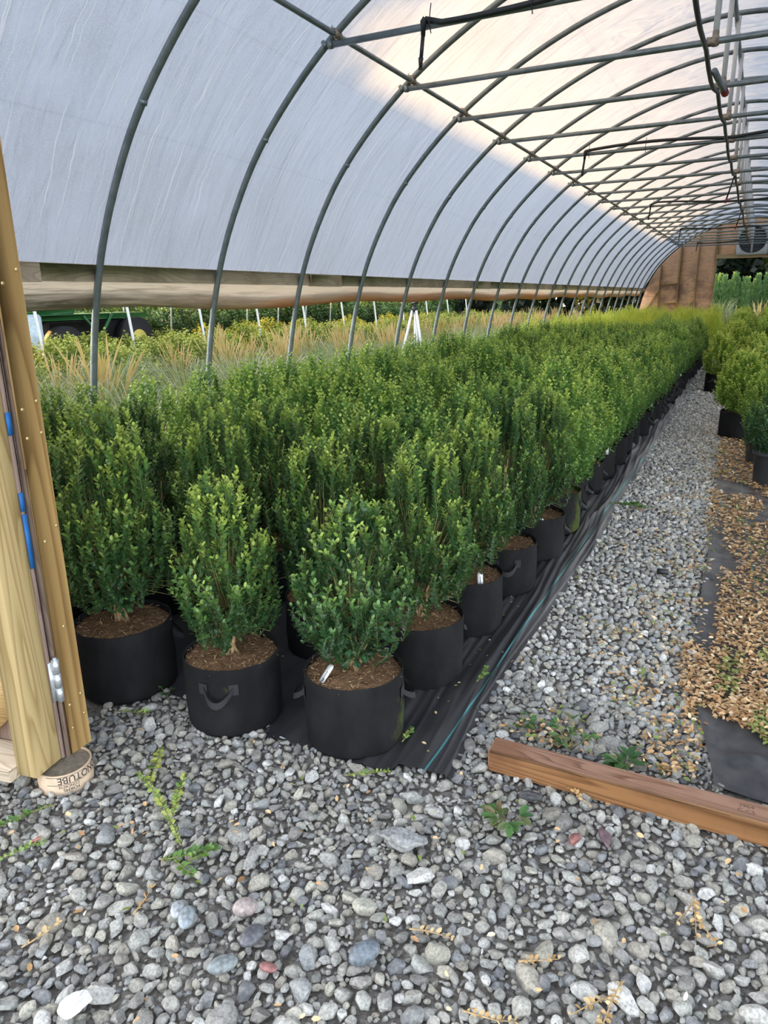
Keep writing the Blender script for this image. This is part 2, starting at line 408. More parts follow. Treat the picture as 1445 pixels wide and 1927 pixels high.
TZ = 3.25
def make_hoop():
    root = thing('greenhouse_hoop', 'x', 'hoop', (XC, hy(0), 0))
    b = MB(); b.tube([(x, 0, z) for x, z in ARCH], .024, 10); b.build('arch_tube', m_steel, root, True)
    xt = 2.34
    b = MB(); b.tube([(-xt + .03, -.03, TZ), (-.6, -.03, TZ), (.6, -.03, TZ), (xt - .03, -.03, TZ)], .021, 10); tie = b.build('cross_tie', m_steel, root, True)
    for s in (-1, 1):
        b = MB()
        b.tube([(s * (xt + .035), 0, TZ + .04), (s * (xt + .012), -.012, TZ + .012), (s * (xt - .01), -.03, TZ)], [.014, .019, .022], 8)
        b.tube([(s * (xt - .03), -.03, TZ), (s * (xt - .06), -.03, TZ)], .0255, 10)
        b.build('end_bracket', m_steel, tie, True)
    b = MB(); b.tube([(0.02, -.03, TZ), (0.02, -.015, 4.10)], .020, 8); b.build('king_post', m_pole, root, True)  # king post coloured white to carry the bright light on it
    b = MB(); b.tube([(-.035, -.03, TZ), (.045, -.03, TZ)], .029, 10); b.tube([(.02, -.03, TZ - .03), (.02, -.03, TZ + .06)], .022, 8); b.build('centre_clamp', m_rust, root, True)
    for s in (-1, 1):
        b = MB()
        cx, cz = s * 2.265, 3.318
        b.tube([(cx, -.035, cz), (cx, .035, cz)], .030, 8)
        b.tube([(cx + .02 * s, -.03, cz + .05), (cx - .012 * s, -.034, cz - .055)], .005, 5)
        b.tube([(cx + .02 * s, .03, cz + .05), (cx - .012 * s, .034, cz - .055)], .005, 5)
        b.build('purlin_clamp', m_rust, root)
    for s in (-1, 1):
        i = np.argmin(abs(AH[:, 1] - 2.72)); p = AH[i]
        b = MB(); b.tube([(s * p[0], 0, p[1] - .012), (s * (p[0] - .012), 0, p[1] + .014)], .0265, 10); b.build('tube_joint', m_steel, root, True)
    return root
h0 = make_hoop()
NH = 23
for k in range(NH):
    lab = f'curved grey steel greenhouse hoop with its cross tie, {nth(k + 1)} from the front doorway'
    if k == 0: h0['label'] = lab; h0['group'] = 'hoops of the greenhouse frame'
    else: dup(h0, (XC, hy(k), 0), 0, 1, lab, 'hoops of the greenhouse frame')

def long_tube(name, x, z, r, mat, label, cat, y0=1.6, y1=30.0, n=8):
    b = MB(); b.tube([(x, y, z) for y in np.linspace(y0, y1, 25)], r, n); o = b.build(name, mat, None, True); tag(o, label, cat); return o
long_tube('side_purlin', XC - 2.265, 3.312, .019, m_steel, 'straight grey steel purlin clamped under the hoops on the left', 'pipe')
long_tube('side_purlin', XC + 2.265, 3.312, .019, m_steel, 'straight grey steel purlin clamped under the hoops on the right', 'pipe')
long_tube('ridge_purlin', XC, 4.078, .021, m_steel, 'straight grey steel pipe running along the greenhouse ridge', 'pipe')

# centre water line slung under the ties (sags between them)
P = []
for k in range(0, 23):
    for q in (0, .25, .5, .75):
        P.append((XC - .02 + .012 * math.sin(k * 1.7), hy(k + q) - .03, TZ - .045 - .05 * math.sin(PI * q)))
b = MB(); b.tube(P, .0165, 8)
cw = thing('water_pipe', 'black irrigation main hanging under the centre of the cross ties', 'pipe')
b.build('main_pipe', m_pvc, cw, True)
def valve(k, q):
    y = hy(k + q)
    b = MB(); b.tube([(XC + .0, y, TZ - .07), (XC + .05, y + .42, TZ - .11)], .024, 8); o = b.build('filter_body', m_steel, cw, True)
    b = MB(); b.tube([(XC + .052, y + .43, TZ - .112), (XC + .06, y + .50, TZ - .118)], .03, 8); b.build('valve_cap', m_red, o, True)
valve(3, .35)
for k in (8, 12):
    b = MB(); b.tube([(XC - .02, hy(k) - .03, TZ - .05), (XC - .09, hy(k) + .02, TZ - .33)], .012, 6); o = b.build('drop_tube', m_pvc, cw, True)
    b = MB(); b.tube([(XC - .09, hy(k) + .02, TZ - .33), (XC - .105, hy(k) + .03, TZ - .40)], .016, 6); b.build('valve_cap', m_red, o, True)

# sprinkler lines strapped to some ties
def irrigation(k, label):
    r = thing('irrigation_line', label, 'pipe', (XC, hy(k) - .03, TZ), 0, 'sprinkler lines on the cross ties')
    s = .5 + .5 * (k % 3) / 2
    pts = []
    for x in np.linspace(-1.585, 1.585, 30):
        dz = .03 + .035 * math.sin(abs(x) * 2.1 + k) * (abs(x) < 1.5)
        pts.append((x, -.028, dz))
    b = MB(); b.tube(pts, .0175, 8); b.build('hose', m_pvc, r, True)
    for sx in (-1, 1):
        b = MB(); b.tube([(sx * 1.585, -.028, .035), (sx * 1.60, -.028, .02), (sx * 1.60, -.03, -.06)], [.019, .021, .015], 8); b.tube([(sx * 1.60, -.03, -.05), (sx * 1.615, -.03, -.19)], .013, 8); d = b.build('drop_tube', m_pvc, r, True)
        b = MB(); b.tube([(sx * 1.615, -.03, -.18), (sx * 1.617, -.03, -.20), (sx * 1.618, -.03, -.235)], [.018, .015, .012], 8); b.tube([(sx * 1.618 - .012, -.03, -.24), (sx * 1.618 + .012, -.03, -.24)], .008, 6); b.build('sprinkler_head', m_pvc, d, True)
    for x in (-1.55, -.9, .8, 1.55):
        b = MB(); b.tube([(x, -.02, -.05), (x, -.055, .0), (x + .003, -.03, .11)], .0035, 5); b.build('cable_tie', m_pvc, r)
for n_, k in enumerate((2, 6, 11, 16, 21)):
    irrigation(k, f'black sprinkler hose with hanging drop tubes, tied to the {nth(k + 1)} cross tie from the doorway')

# hip boards
def hip(side, label):
    xb = XC + side * 3.468
    r = thing('hip_board', label, 'board', (xb, 0, 1.79))
    ys = [1.62, 2.85, 6.50, 11.32, 16.2, 21.1, 25.9, 30.0]
    for a, bb in zip(ys[:-1], ys[1:]):
        b = MB(); b.box(-.019, .019, a, bb - .004, -.054, .056, .003); b.build('plank', m_hip, r)
    for y in ys[1:-1]:
        b = MB(); b.box(-.019, .019, y - .30, y + .30, -.062, .050, .003)
        o = b.build('splice_block', m_hip, r); o.location = (-side * .0385, 0, 0)
    return r
hip(-1, 'weathered horizontal board running along the left side of the greenhouse')
hip(1, 'weathered horizontal board running along the right side of the greenhouse')

# film cover
i0 = np.argmin(abs(AH[:, 1] - 1.83)); A2 = ARCH[i0:len(ARCH) - i0] + nrmA[i0:len(ARCH) - i0] * (.032 + .055 * np.exp(-(ARCH[i0:len(ARCH) - i0, 1:2] - 1.83) / .25))
s2 = seg[i0:len(ARCH) - i0] - seg[i0]
ys = np.linspace(1.5, YB + .05, 24 * 6 + 1)
V = np.zeros((len(ys), len(A2), 3)); UV = np.zeros((len(ys), len(A2), 2))
for i, y in enumerate(ys):
    ph = ((y - hy(0)) / 1.22034) % 1.0
    puff = .014 * math.sin(PI * ph)
    A3 = A2 + nrmA[i0:len(ARCH) - i0] * puff
    V[i, :, 0] = XC + A3[:, 0]; V[i, :, 1] = y; V[i, :, 2] = A3[:, 1]
    UV[i, :, 0] = y; UV[i, :, 1] = s2
def grid_faces(n, m):
    i, j = np.meshgrid(np.arange(n - 1), np.arange(m - 1), indexing='ij'); a = (i * m + j).ravel()
    return np.c_[a, a + 1, a + m + 1, a + m]
def add_uv(me, uv):
    l = me.uv_layers.new(name='UVMap'); li = np.empty(len(me.loops), np.int32); me.loops.foreach_get('vertex_index', li)
    l.data.foreach_set('uv', np.asarray(uv, np.float32)[li].ravel())
me = np_mesh('ceiling', V.reshape(-1, 3), [grid_faces(len(ys), len(A2))], True); add_uv(me, UV.reshape(-1, 2))
tag(obj('ceiling', me, m_film), 'milky plastic film stretched over the hoops', None, None, 'structure')

# roll-up side curtains
def curtain(side, label):
    r = thing('rollup_curtain', label, 'curtain', (XC + side * 3.52, 0, 0))
    n = 160; ysr = np.linspace(1.62, 29.9, n); prof = []
    for q in np.linspace(0, 1, 12): prof.append((.03 + .05 * math.sin(q * PI * .6), 1.80 - q * .175, q * .62))
    V, U = [], []
    for y in ysr:
        sag = .018 * math.sin(y * 1.9) + .014 * math.sin(y * .7 + 1)
        wob = .012 * mnoise.noise((y * 1.3, 0, 3))
        for (dx, z, q) in prof: V.append((side * (dx + wob), y, z + sag * q)); U.append((y, q))
        R = .066 + .012 * mnoise.noise((y * .9, 5, 0))
        for a in np.linspace(0, 1.8 * PI, 16)[1:]:
            V.append((side * (dx + R * (1 - math.cos(a)) + wob), y, z + sag - R * math.sin(a) * 1.0)); U.append((y, .62 + .45 * min(1, a / PI)))
    m = 12 + 15
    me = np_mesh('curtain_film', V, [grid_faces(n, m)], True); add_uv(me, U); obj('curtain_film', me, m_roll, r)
    b = MB(); b.tube([(side * .135, y, 1.622 + .018 * math.sin(y * 1.9) + .014 * math.sin(y * .7 + 1)) for y in ysr], .022, 8); b.build('roll_tube', m_steel, r, True)
    return r
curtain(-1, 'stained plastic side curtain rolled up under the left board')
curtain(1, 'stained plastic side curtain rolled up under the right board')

# ------------------------------------------------------------------ back end wall
wb = bpy.data.objects.new('wall_back', None); C.objects.link(wb); wb.location = (0, YB, 0); tag(wb, 'plywood end wall with studs around the far doorway', None, None, 'structure')
DX0, DX1, DZ = -1.53, .55, 2.84
def archz(x):
    d = abs(x - XC); return np.interp(-d, -AH[:, 0], AH[:, 1])
def wall_strip(name, xs, zlo):
    xs = np.array(xs); zt = np.array([archz(x) for x in xs]); zl = np.array([zlo] * len(xs))
    zt = np.maximum(zt, zl + .01); n = len(xs); V = []
    for y in (0, .012):
        V += [(x, y, z) for x, z in zip(xs, zl)] + [(x, y, z) for x, z in zip(xs, zt)]
    F = [(i, i + 1, n + i + 1, n + i) for i in range(n - 1)] + [(2 * n + i, 3 * n + i, 3 * n + i + 1, 2 * n + i + 1) for i in range(n - 1)]
    F += [(n + i, n + i + 1, 3 * n + i + 1, 3 * n + i) for i in range(n - 1)] + [(0, n, 3 * n, 2 * n), (n - 1, 3 * n - 1, 4 * n - 1, 2 * n - 1)]
    me = np_mesh(name, V, [np.array(F)]); return obj(name, me, m_ply, wb)
wall_strip('plywood_panel', np.linspace(XC - 3.74, -2.75, 14), 0)
wall_strip('plywood_panel', np.linspace(-2.748, DX0, 8), 0)
wall_strip('plywood_panel', np.linspace(DX0 + .002, DX1, 14), DZ)
wall_strip('plywood_panel', np.linspace(DX1 + .002, 1.75, 8), 0)
wall_strip('plywood_panel', np.linspace(1.752, XC + 3.74, 14), 0)
for x in (-3.42, -2.76, -2.15, DX0 - .02, DX1 + .02, 1.15, 1.78, 2.42):
    zt = archz(x) - .03
    b = MB(); b.box(x - .022, x + .022, -.09, -.002, 0, zt, .003); b.build('stud', m_stud, wb)
for x in (-1.60, .62):
    b = MB(); b.box(x - .02, x + .02, -.06, -.002, DZ, archz(x) - .03, .003); b.build('stud', m_stud, wb)
b = MB(); b.box(DX0 - .02, DX1 + .02, -.10, -.002, DZ - .02, DZ + .12, .004); b.build('door_header', m_head, wb)
for x0, x1, z in ((-3.40, -2.78, 1.98), (-3.40, -2.78, 1.28), (-2.74, -2.17, .55)):
    b = MB(); b.box(x0, x1, -.06, -.002, z - .02, z + .02, .003); b.build('blocking', m_head, wb)
b = MB(); b.box(-.022, .022, -.05, -.002, 0, 1.25, .003, Matrix.Translation((-4.05, 0, .75)) @ Matrix.Rotation(.55, 4, 'Y')); b.build('brace', m_stud, wb)
# exhaust fan
fn = thing('exhaust_fan', 'square white exhaust fan with a round dark guard above the far doorway', 'fan', (-.44, YB - .02, 3.42))
m_fanw = plain('white_fan_housing', (.62, .62, .58), .5, var=.08, scale=5); m_fand = plain('dark_louvre', (.13, .13, .14), .45, .3, var=.3, scale=10); m_guard = plain('black_guard', (.02, .02, .025), .5)
n = 40; V = []; Rr = .425; hs = .50
for y in (-.14, -.02):
    for k in range(n):
        a = 2 * PI * k / n; cx, sx_ = math.cos(a), math.sin(a); q = hs / max(abs(cx), abs(sx_)); V.append((q * cx, y, q * sx_))
for y in (-.14, -.02):
    for k in range(n):
        a = 2 * PI * k / n; V.append((Rr * math.cos(a), y, Rr * math.sin(a)))
F = []
for k in range(n):
    k2 = (k + 1) % n; F += [(k, k2, n + k2, n + k), (k, 2 * n + k, 2 * n + k2, k2), (2 * n + k, 3 * n + k, 3 * n + k2, 2 * n + k2)]
obj('housing', np_mesh('housing', V, [np.array(F)]), m_fanw, fn)
b = MB()
for z in np.arange(-.40, .41, .05):
    w = math.sqrt(max(.001, Rr ** 2 - z ** 2)); M_ = Matrix.Translation((0, -.06, z)) @ Matrix.Rotation(.5, 4, 'X'); b.box(-w, w, -.003, .003, -.026, .026, 0, M_)
b.build('louvre_shutter', m_fand, fn)
b = MB(); b.tube([((Rr + .005) * math.cos(a), -.15, (Rr + .005) * math.sin(a)) for a in np.linspace(0, 2 * PI, 49)], .011, 6, False)
for rr in (.1, .2, .3): b.tube([(rr * math.cos(a), -.155, rr * math.sin(a)) for a in np.linspace(0, 2 * PI, 37)], .003, 4, False)
b.build('guard_ring', m_guard, fn)
b = MB(); b.box(-.06, .06, -.13, -.05, -.08, .08, .01); b.build('motor', m_guard, fn)
b = MB(); b.tube([(.0, -.17, -.42), (.0, -.17, .5)], .035, 8); b.build('conduit', m_pole, fn, True)

# ------------------------------------------------------------------ front end wall (left jamb, siding) and open door leaf
wf = bpy.data.objects.new('wall_front', None); C.objects.link(wf); tag(wf, 'left jamb of the front doorway with plywood siding', None, None, 'structure')
b = MB(); b.box(-2.024, -1.985, 1.443, 1.535, .070, 3.0, .004); jm = b.build('jamb_post', m_jamb, wf)
m_screw = plain('brass_screw', (.62, .47, .22), .4, .5)
for (y, z) in ((1.463, 1.29), (1.517, 1.31), (1.465, 1.2), (1.518, 1.21), (1.464, 1.66), (1.517, 1.70), (1.47, .86), (1.52, .9), (1.466, .26), (1.515, .28), (1.464, .17), (1.518, .2), (1.49, .55)):
    b = MB(); b.tube([(-1.985, y, z), (-1.981, y, z)], .0055, 10); b.build('screw_head', m_screw, jm)
b = MB(); b.box(-4.1, -1.988, 1.424, 1.4415, .06, 1.9, .001); b.build('plywood_siding', m_sid, wf)
b = MB(); b.box(-2.115, -2.026, 1.443, 1.483, .07, 3.0, .003); b.build('backing_stud', m_jamb, wf)
b = MB(); b.box(-4.15, -2.12, 1.443, 1.53, .02, .15, .004); b.build('sill_plate', m_rail, wf)

dr = bpy.data.objects.new('door_1', None); C.objects.link(dr); tag(dr, 'wooden door leaf swung open outwards at the left edge', None, None, 'structure')
ang = math.atan2(-.16, -.987)          # leaf runs left and towards the camera
dr.location = (-1.978, 1.402, 0); dr.rotation_euler = (0, 0, ang)
# local: +x along the leaf away from the hinge, +y = frame side
LW, ZB, ZT = 1.55, .085, 2.75
b = MB(); b.box(0, LW, -.013, -.001, ZB, ZT, .001); b.build('door_panel', m_sid, dr)
b = MB(); b.box(0.004, .082, 0, .118, ZB + .0, ZT, .003); b.build('stile', m_stile, dr)
b = MB(); b.box(LW - .04, LW, 0, .09, ZB, ZT, .003); b.build('stile', m_stile, dr)
b = MB(); b.box(.083, LW - .042, 0, .15, ZB - .012, ZB + .032, .003); b.build('bottom_rail', m_rail, dr)
b = MB(); b.box(.083, LW - .042, 0, .09, ZT - .04, ZT, .003); b.build('top_rail', m_rail, dr)
m_brace = wood('diagonal_pine', (.30, .17, .06), (.50, .34, .15), axis=0, ring=9, seed=9.1)
b = MB(); b.add([(x, y, z) for y in (0, .05) for (x, z) in ((.083, .31), (.083, .50), (.47, .13), (.30, .118))], F4=[(0, 1, 2, 3), (4, 7, 6, 5), (0, 4, 5, 1), (1, 5, 6, 2), (2, 6, 7, 3), (3, 7, 4, 0)])
b.build('diagonal_brace', m_brace, dr)
m_tape = plain('blue_tape', (.01, .12, .36), .6)
for z0, z1 in ((1.22, 1.29), (.98, 1.04), (.79, .97)):
    b = MB(); b.box(-.0045, -.0006, -.0135, .004, z0, z1); b.build('blue_tape', m_tape, dr)
b = MB()
hx, hy_ = -.008, -.026
for z0 in (.300, .352, .404): b.tube([(hx, hy_, z0), (hx, hy_, z0 + .05)], .0125, 12)
b.tube([(hx, hy_, .295), (hx, hy_, .462)], .007, 8); b.box(-.003, .001, -.028, .0, .305, .45)
b.build('hinge', m_bright, dr, False)

# concrete footing in a printed cardboard tube
FX, FY, FR, FZ = -1.974, 1.402, .090, .076
t = NT('weedy_ground'); c = t.coord(); f = t.noise(c, 2.2, 5, .7); g = t.noise(c, 30, 3, .6)
col = t.mix(t.ramp(f, [(.35, 0.), (.65, 1.)]), (.055, .085, .022), (.15, .145, .055))
m_weedy = t.done(t.princ(t.mix(t.ramp(g, [(.4, 0.), (.7, .6)]), col, (.035, .055, .02)), .95, 0, .1, t.bump(g, 1., .05)))
for nm_, (x0, x1, y0, y1) in (('floor', (-70, -4.45, -12, 110)), ('floor', (-4.44, 70, 31.5, 110))):
    me = np_mesh(nm_, [(x0, y0, .004), (x1, y0, .004), (x1, y1, .004), (x0, y1, .004)], [np.array([(0, 1, 2, 3)])]); tag(obj(nm_, me, m_weedy), 'weedy green ground outside the greenhouse', None, None, 'structure')
ft = thing('concrete_footing', 'round concrete footing in a printed tan cardboard tube under the door jamb', 'footing', (FX, FY, 0))
b = MB(); b.lathe([(FR, -.08), (FR, FZ), (FR - .006, FZ + .001), (FR - .006, FZ - .008)], 40); b.build('cardboard_tube', plain('tan_cardboard', (.56, .42, .29), .8, var=.15, scale=25), ft, True)
b = MB(); b.lathe([(FR - .006, FZ - .006), (.001, FZ - .004)], 40); b.build('concrete_top', plain('concrete', (.20, .17, .13), .9, var=.25, scale=60, bump=.5), ft)
def text_mesh(s, size, name):
    cu = bpy.data.curves.new(name, 'FONT'); cu.body = s; cu.size = size; cu.align_x = 'CENTER'; cu.fill_mode = 'FRONT'
    o = bpy.data.objects.new(name, cu); C.objects.link(o)
    dg = bpy.context.evaluated_depsgraph_get(); me = bpy.data.meshes.new_from_object(o.evaluated_get(dg)); 
    bpy.data.objects.remove(o); bpy.data.curves.remove(cu); return me
def wrap_text(s, size, z, ang0, bold=1.0):
    me = text_mesh(s, size, 'lettering')
    co = np.empty(len(me.vertices) * 3, np.float32); me.vertices.foreach_get('co', co); co = co.reshape(-1, 3)
    u = -co[:, 0] * bold; w = -co[:, 1]                       # upside down, as printed
    a = ang0 + u / FR
    co = np.c_[(FR + .0012) * np.cos(a), (FR + .0012) * np.sin(a), z + w]
    me.vertices.foreach_set('co', co.astype(np.float32).ravel()); me.update(); obj('lettering', me, m_ink, ft)
aF = math.atan2(-FY, -FX)
wrap_text('SONOTUBE', .036, .070, aF + .62, .92)
wrap_text('CONCRETE', .013, .039, aF + .05)
wrap_text('FORMS', .017, .027, aF + .12)
b = MB()
for z_ in (.0725, .0425):
    A_ = np.linspace(aF - .75, aF + 1.5, 40); V_ = [((FR + .001) * math.cos(a), (FR + .001) * math.sin(a), z_ + h_) for a in A_ for h_ in (-.0008, .0008)]
    b.add(V_, F4=[(2 * k, 2 * k + 2, 2 * k + 3, 2 * k + 1) for k in range(39)])
b.build('printed_rule', m_ink, ft)

# ------------------------------------------------------------------ plants
LEAF6 = np.array([(0, 0, 0), (.30, .36, .07), (.72, .34, .06), (1, 0, -.05), (.72, -.34, .06), (.30, -.36, .07)])   # along x, width y
def leaves_mesh(P, D, N, L, tone, wide=1.0, quad=False):
    """P pos, D direction, N rough normal, L length -> V,F,tone"""
    D = D / (np.linalg.norm(D, axis=1)[:, None] + 1e-9)
    S = np.cross(N, D); S /= np.linalg.norm(S, axis=1)[:, None] + 1e-9
    Nn = np.cross(D, S)
    T = LEAF6 if not quad else np.array([(0, 0, 0), (.5, .40, .08), (1, 0, -.04), (.5, -.40, .08)])
    k = len(T)
    V = P[:, None, :] + L[:, None, None] * (T[None, :, 0, None] * D[:, None, :] + wide * T[None, :, 1, None] * S[:, None, :] + T[None, :, 2, None] * Nn[:, None, :])
    base = np.arange(len(P))[:, None] * k
    if quad: F = np.concatenate([base + np.array([[0, 1, 2]]), base + np.array([[0, 2, 3]])])
    else: F = np.concatenate([base + np.array([[0, 1, 2, 3]]), base + np.array([[0, 3, 4, 5]])])
    return V.reshape(-1, 3), F, np.repeat(tone, k)

def shoots(n, H_, R_, z0, seed, upright=.6, top=.0, belly=.45, inner=.35, bot=.62):
    g = np.random.default_rng(seed); out = []
    for i in range(n):
        a = g.uniform(0, 2 * PI); hh = g.beta(1.35, 1.1)
        env = R_ * (math.sin(PI * min(.98, max(.04, .10 + hh * .80))) ** bot) * (1.0 if hh < belly else 1 - .42 * ((hh - belly) / (1 - belly)) ** 1.5)
        rr = env * (g.uniform(inner, 1.0) ** .5)
        tip = np.array((rr * math.cos(a), rr * math.sin(a), z0 + .03 + hh * (H_ - .03)))
        if hh > .75: tip[2] += g.uniform(0, top)
        out.append((tip, a, hh, rr / R_))
    return out, g

def foliage(seed, H_, R_, n, leaf=.021, gap=.012, leafy=.20, z0=.27, quad=False, upright=.6, top=.08, tonev=.0, twigs=True, wide=1.0, inner=.35, bot=.62):
    sh, g = shoots(n, H_, R_, z0, seed, upright, top, inner=inner, bot=bot)
    P, D, N, L, T = [], [], [], [], []; tw = MB()
    for tip, a, hh, rf in sh:
        out = np.array((math.cos(a), math.sin(a), 0))
        st = np.array((tip[0] * .15, tip[1] * .15, z0 + min(.16, (tip[2] - z0) * .5)))
        ln = min(leafy * g.uniform(.7, 1.25), np.linalg.norm(tip - st) * .85)
        drop = upright + .3 * hh
        d0 = out * (1 - drop) * .9 + np.array((0, 0, 1)) * drop + g.normal(0, .12, 3)
        if hh < .18: d0 = out * .9 + np.array((0, 0, g.uniform(-.15, .35)))
        d0 /= np.linalg.norm(d0)
        lo = tip - d0 * ln
        m = max(3, int(ln / gap)); qs = np.linspace(0, 1, m)
        side = np.cross(d0, (0.3, .2, .9)); side /= np.linalg.norm(side); oth = np.cross(d0, side)
        bend = g.normal(0, .03, 3)
        pts = lo + np.outer(qs, d0 * ln) + np.outer(qs * (1 - qs) * 2, bend)
        for j, q in enumerate(qs):
            ph = (j % 2) * PI / 2 + g.normal(0, .35); s1 = math.cos(ph) * side + math.sin(ph) * oth
            lf = leaf * (.62 + .5 * math.sin(PI * (.15 + .75 * q))) * g.uniform(.8, 1.15)
            for sgn in (1, -1):
                d = d0 * g.uniform(.55, 1.0) + sgn * s1 * .72 + g.normal(0, .14, 3)
                P.append(pts[j]); D.append(d); N.append(d0 * .9 - sgn * s1 * .5 + g.normal(0, .15, 3)); L.append(lf)
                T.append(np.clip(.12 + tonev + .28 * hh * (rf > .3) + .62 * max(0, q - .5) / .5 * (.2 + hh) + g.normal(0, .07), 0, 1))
        if twigs:
            tw.tube([st, (st + lo) / 2 + np.array((0, 0, -.01)), lo, pts[m // 2], tip], [.0022, .0019, .0015, .0012, .0007], 4, False)
    V, F, tn = leaves_mesh(np.array(P), np.array(D), np.array(N), np.array(L), np.array(T), wide, quad)
    me = np_mesh('foliage', V, [F], not quad); set_attr(me, 'tone', tn)
    return me, tw

def main_stems(tw, g, R_, H_, z0, n=6):
    b = MB()
    for i in range(n):
        a = g.uniform(0, 2 * PI); r = g.uniform(.35, .7) * R_; h = g.uniform(.45, .8) * H_
        p1 = np.array((g.normal(0, .012), g.normal(0, .012), z0 - .02)); p3 = np.array((r * math.cos(a), r * math.sin(a), z0 + h))
        p2 = np.array((r * .35 * math.cos(a), r * .35 * math.sin(a), z0 + h * .38)); pm = (p2 + p3) / 2 + g.normal(0, .012, 3)
        b.tube([p1, p1 * .4 + p2 * .6 + g.normal(0, .006, 3), p2, pm, p3], [.0075, .0062, .005, .0038, .002], 6)
    return b

# --- fabric pot
PR, PH = .185, .285
def felt_pot_mesh(seed):
    n, rows = 44, [(-.0, .0), (.96, .0), (1.0, .015), (1.015, .10), (1.01, .18), (1.0, .25), (1.0, PH - .006), (.99, PH), (.972, PH - .004), (.965, .20)]
    V = []
    for i, (rr, z) in enumerate(rows):
        for k in range(n):
            a = 2 * PI * k / n
            w = 1 + (.022 * mnoise.noise((math.cos(a) * 2, math.sin(a) * 2, z * 9 + seed)) + .008 * mnoise.noise((math.cos(a) * 7, math.sin(a) * 7, z * 4 + seed))) * (z > 0.005)
            V.append((PR * rr * w * math.cos(a), PR * rr * w * math.sin(a), z + .006 * mnoise.noise((math.cos(a) * 3, math.sin(a) * 3, seed)) * (i > 4)))
    F = [(i * n + k, i * n + (k + 1) % n, (i + 1) * n + (k + 1) % n, (i + 1) * n + k) for i in range(len(rows) - 1) for k in range(n)]
    return np_mesh('fabric_pot', V, [np.array(F)], True)
def handle_mesh(side):
    # flat webbing loop sewn on the pot side, drooping outwards
    n = 18; w = .012; V = []
    for i in range(n):
        q = i / (n - 1); a = (q - .5) * .62 * 1.0
        o = math.sin(PI * q); rad = PR * 1.02 + .002 + .035 * o ** 1.2
        z = PH - .075 - .045 * o
        ph = a if side > 0 else a + PI
        x, y = rad * math.cos(ph), rad * math.sin(ph)
        tilt = .5 * o
        V += [(x, y, z + w), (x + math.cos(ph) * tilt * .012, y + math.sin(ph) * tilt * .012, z - w)]
    F = [(2 * i, 2 * i + 2, 2 * i + 3, 2 * i + 1) for i in range(n - 1)]
    b = MB(); b.add(V, F4=F)
    for q in (-.31, .31):
        ph = q + (0 if side > 0 else PI); R_ = PR * 1.022 + .0015; t_ = np.array((-math.sin(ph), math.cos(ph), 0)); c_ = np.array((R_ * math.cos(ph), R_ * math.sin(ph), PH - .075))
        b.add([c_ - t_ * .018 + (0, 0, .02), c_ + t_ * .018 + (0, 0, .02), c_ + t_ * .018 - (0, 0, .024), c_ - t_ * .018 - (0, 0, .024)], F4=[(0, 1, 2, 3)])
    return b.mesh('handle', True)
def soil_mesh(seed, R_, z, fib=650):
    g = np.random.default_rng(seed); n, m = 26, 9; V = [(0, 0, z + .012)]
    for j in range(1, m):
        r = R_ * j / (m - 1)
        for k in range(n):
            a = 2 * PI * k / n; V.append((r * math.cos(a), r * math.sin(a), z + .012 * (1 - j / (m - 1)) + .010 * mnoise.noise((r * 22 * math.cos(a), r * 22 * math.sin(a), seed))))
    F3 = [(0, 1 + k, 1 + (k + 1) % n) for k in range(n)]
    F4 = [(1 + (j - 1) * n + k, 1 + j * n + k, 1 + j * n + (k + 1) % n, 1 + (j - 1) * n + (k + 1) % n) for j in range(1, m - 1) for k in range(n)]
    me = np_mesh('soil', V, [np.array(F3), np.array(F4)], True)
    r = R_ * np.sqrt(g.uniform(0, .96, fib)); a = g.uniform(0, 2 * PI, fib); P = np.c_[r * np.cos(a), r * np.sin(a), z + .006 + .012 * (1 - r / R_) + g.uniform(0, .006, fib)]
    D = np.c_[g.normal(0, 1, (fib, 2)), g.normal(0, .25, fib)]; N = np.c_[g.normal(0, .3, (fib, 2)), np.ones(fib)]
    V2, F2, tn = leaves_mesh(P, D, N, g.uniform(.010, .028, fib), g.uniform(0, 1, fib), .22, True)
    me2 = np_mesh('mulch_fibres', V2, [F2]); set_attr(me2, 'tone', tn)
    return me, me2

pots = [felt_pot_mesh(s) for s in (1, 5, 9)]
for p in pots: p.materials.append(m_felt)
hand = [handle_mesh(1), handle_mesh(-1)]
for h in hand: h.materials.append(m_strap)
soils = [soil_mesh(s, PR * .966, .258) for s in (2, 4)]
for a, b_ in soils: a.materials.append(m_soil); b_.materials.append(m_fibre)

near_v = []
for i, (H_, R_, n, lv, top, tv, upr) in enumerate([(.54, .24, 200, .17, .10, .0, .52), (.60, .22, 200, .20, .12, .02, .60), (.68, .24, 200, .23, .16, .05, .68), (.66, .245, 200, .22, .14, .07, .66)]):
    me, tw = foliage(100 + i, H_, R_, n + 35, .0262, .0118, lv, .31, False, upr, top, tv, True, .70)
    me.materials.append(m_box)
    st = main_stems(tw, np.random.default_rng(50 + i), R_, H_, .27, 7).mesh('stems', True); st.materials.append(m_bark)
    tm = tw.mesh('twigs'); tm.materials.append(m_gtwig)
    near_v.append((me, st, tm))
far_v = []
for i in range(5):
    H_ = .66 + .04 * (i % 3)
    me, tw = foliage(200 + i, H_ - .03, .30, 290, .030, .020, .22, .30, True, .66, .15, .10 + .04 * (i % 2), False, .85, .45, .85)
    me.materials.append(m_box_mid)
    st = main_stems(tw, np.random.default_rng(80 + i), .25, H_, .27, 5).mesh('stems', True); st.materials.append(m_bark)
    far_v.append((me, st))

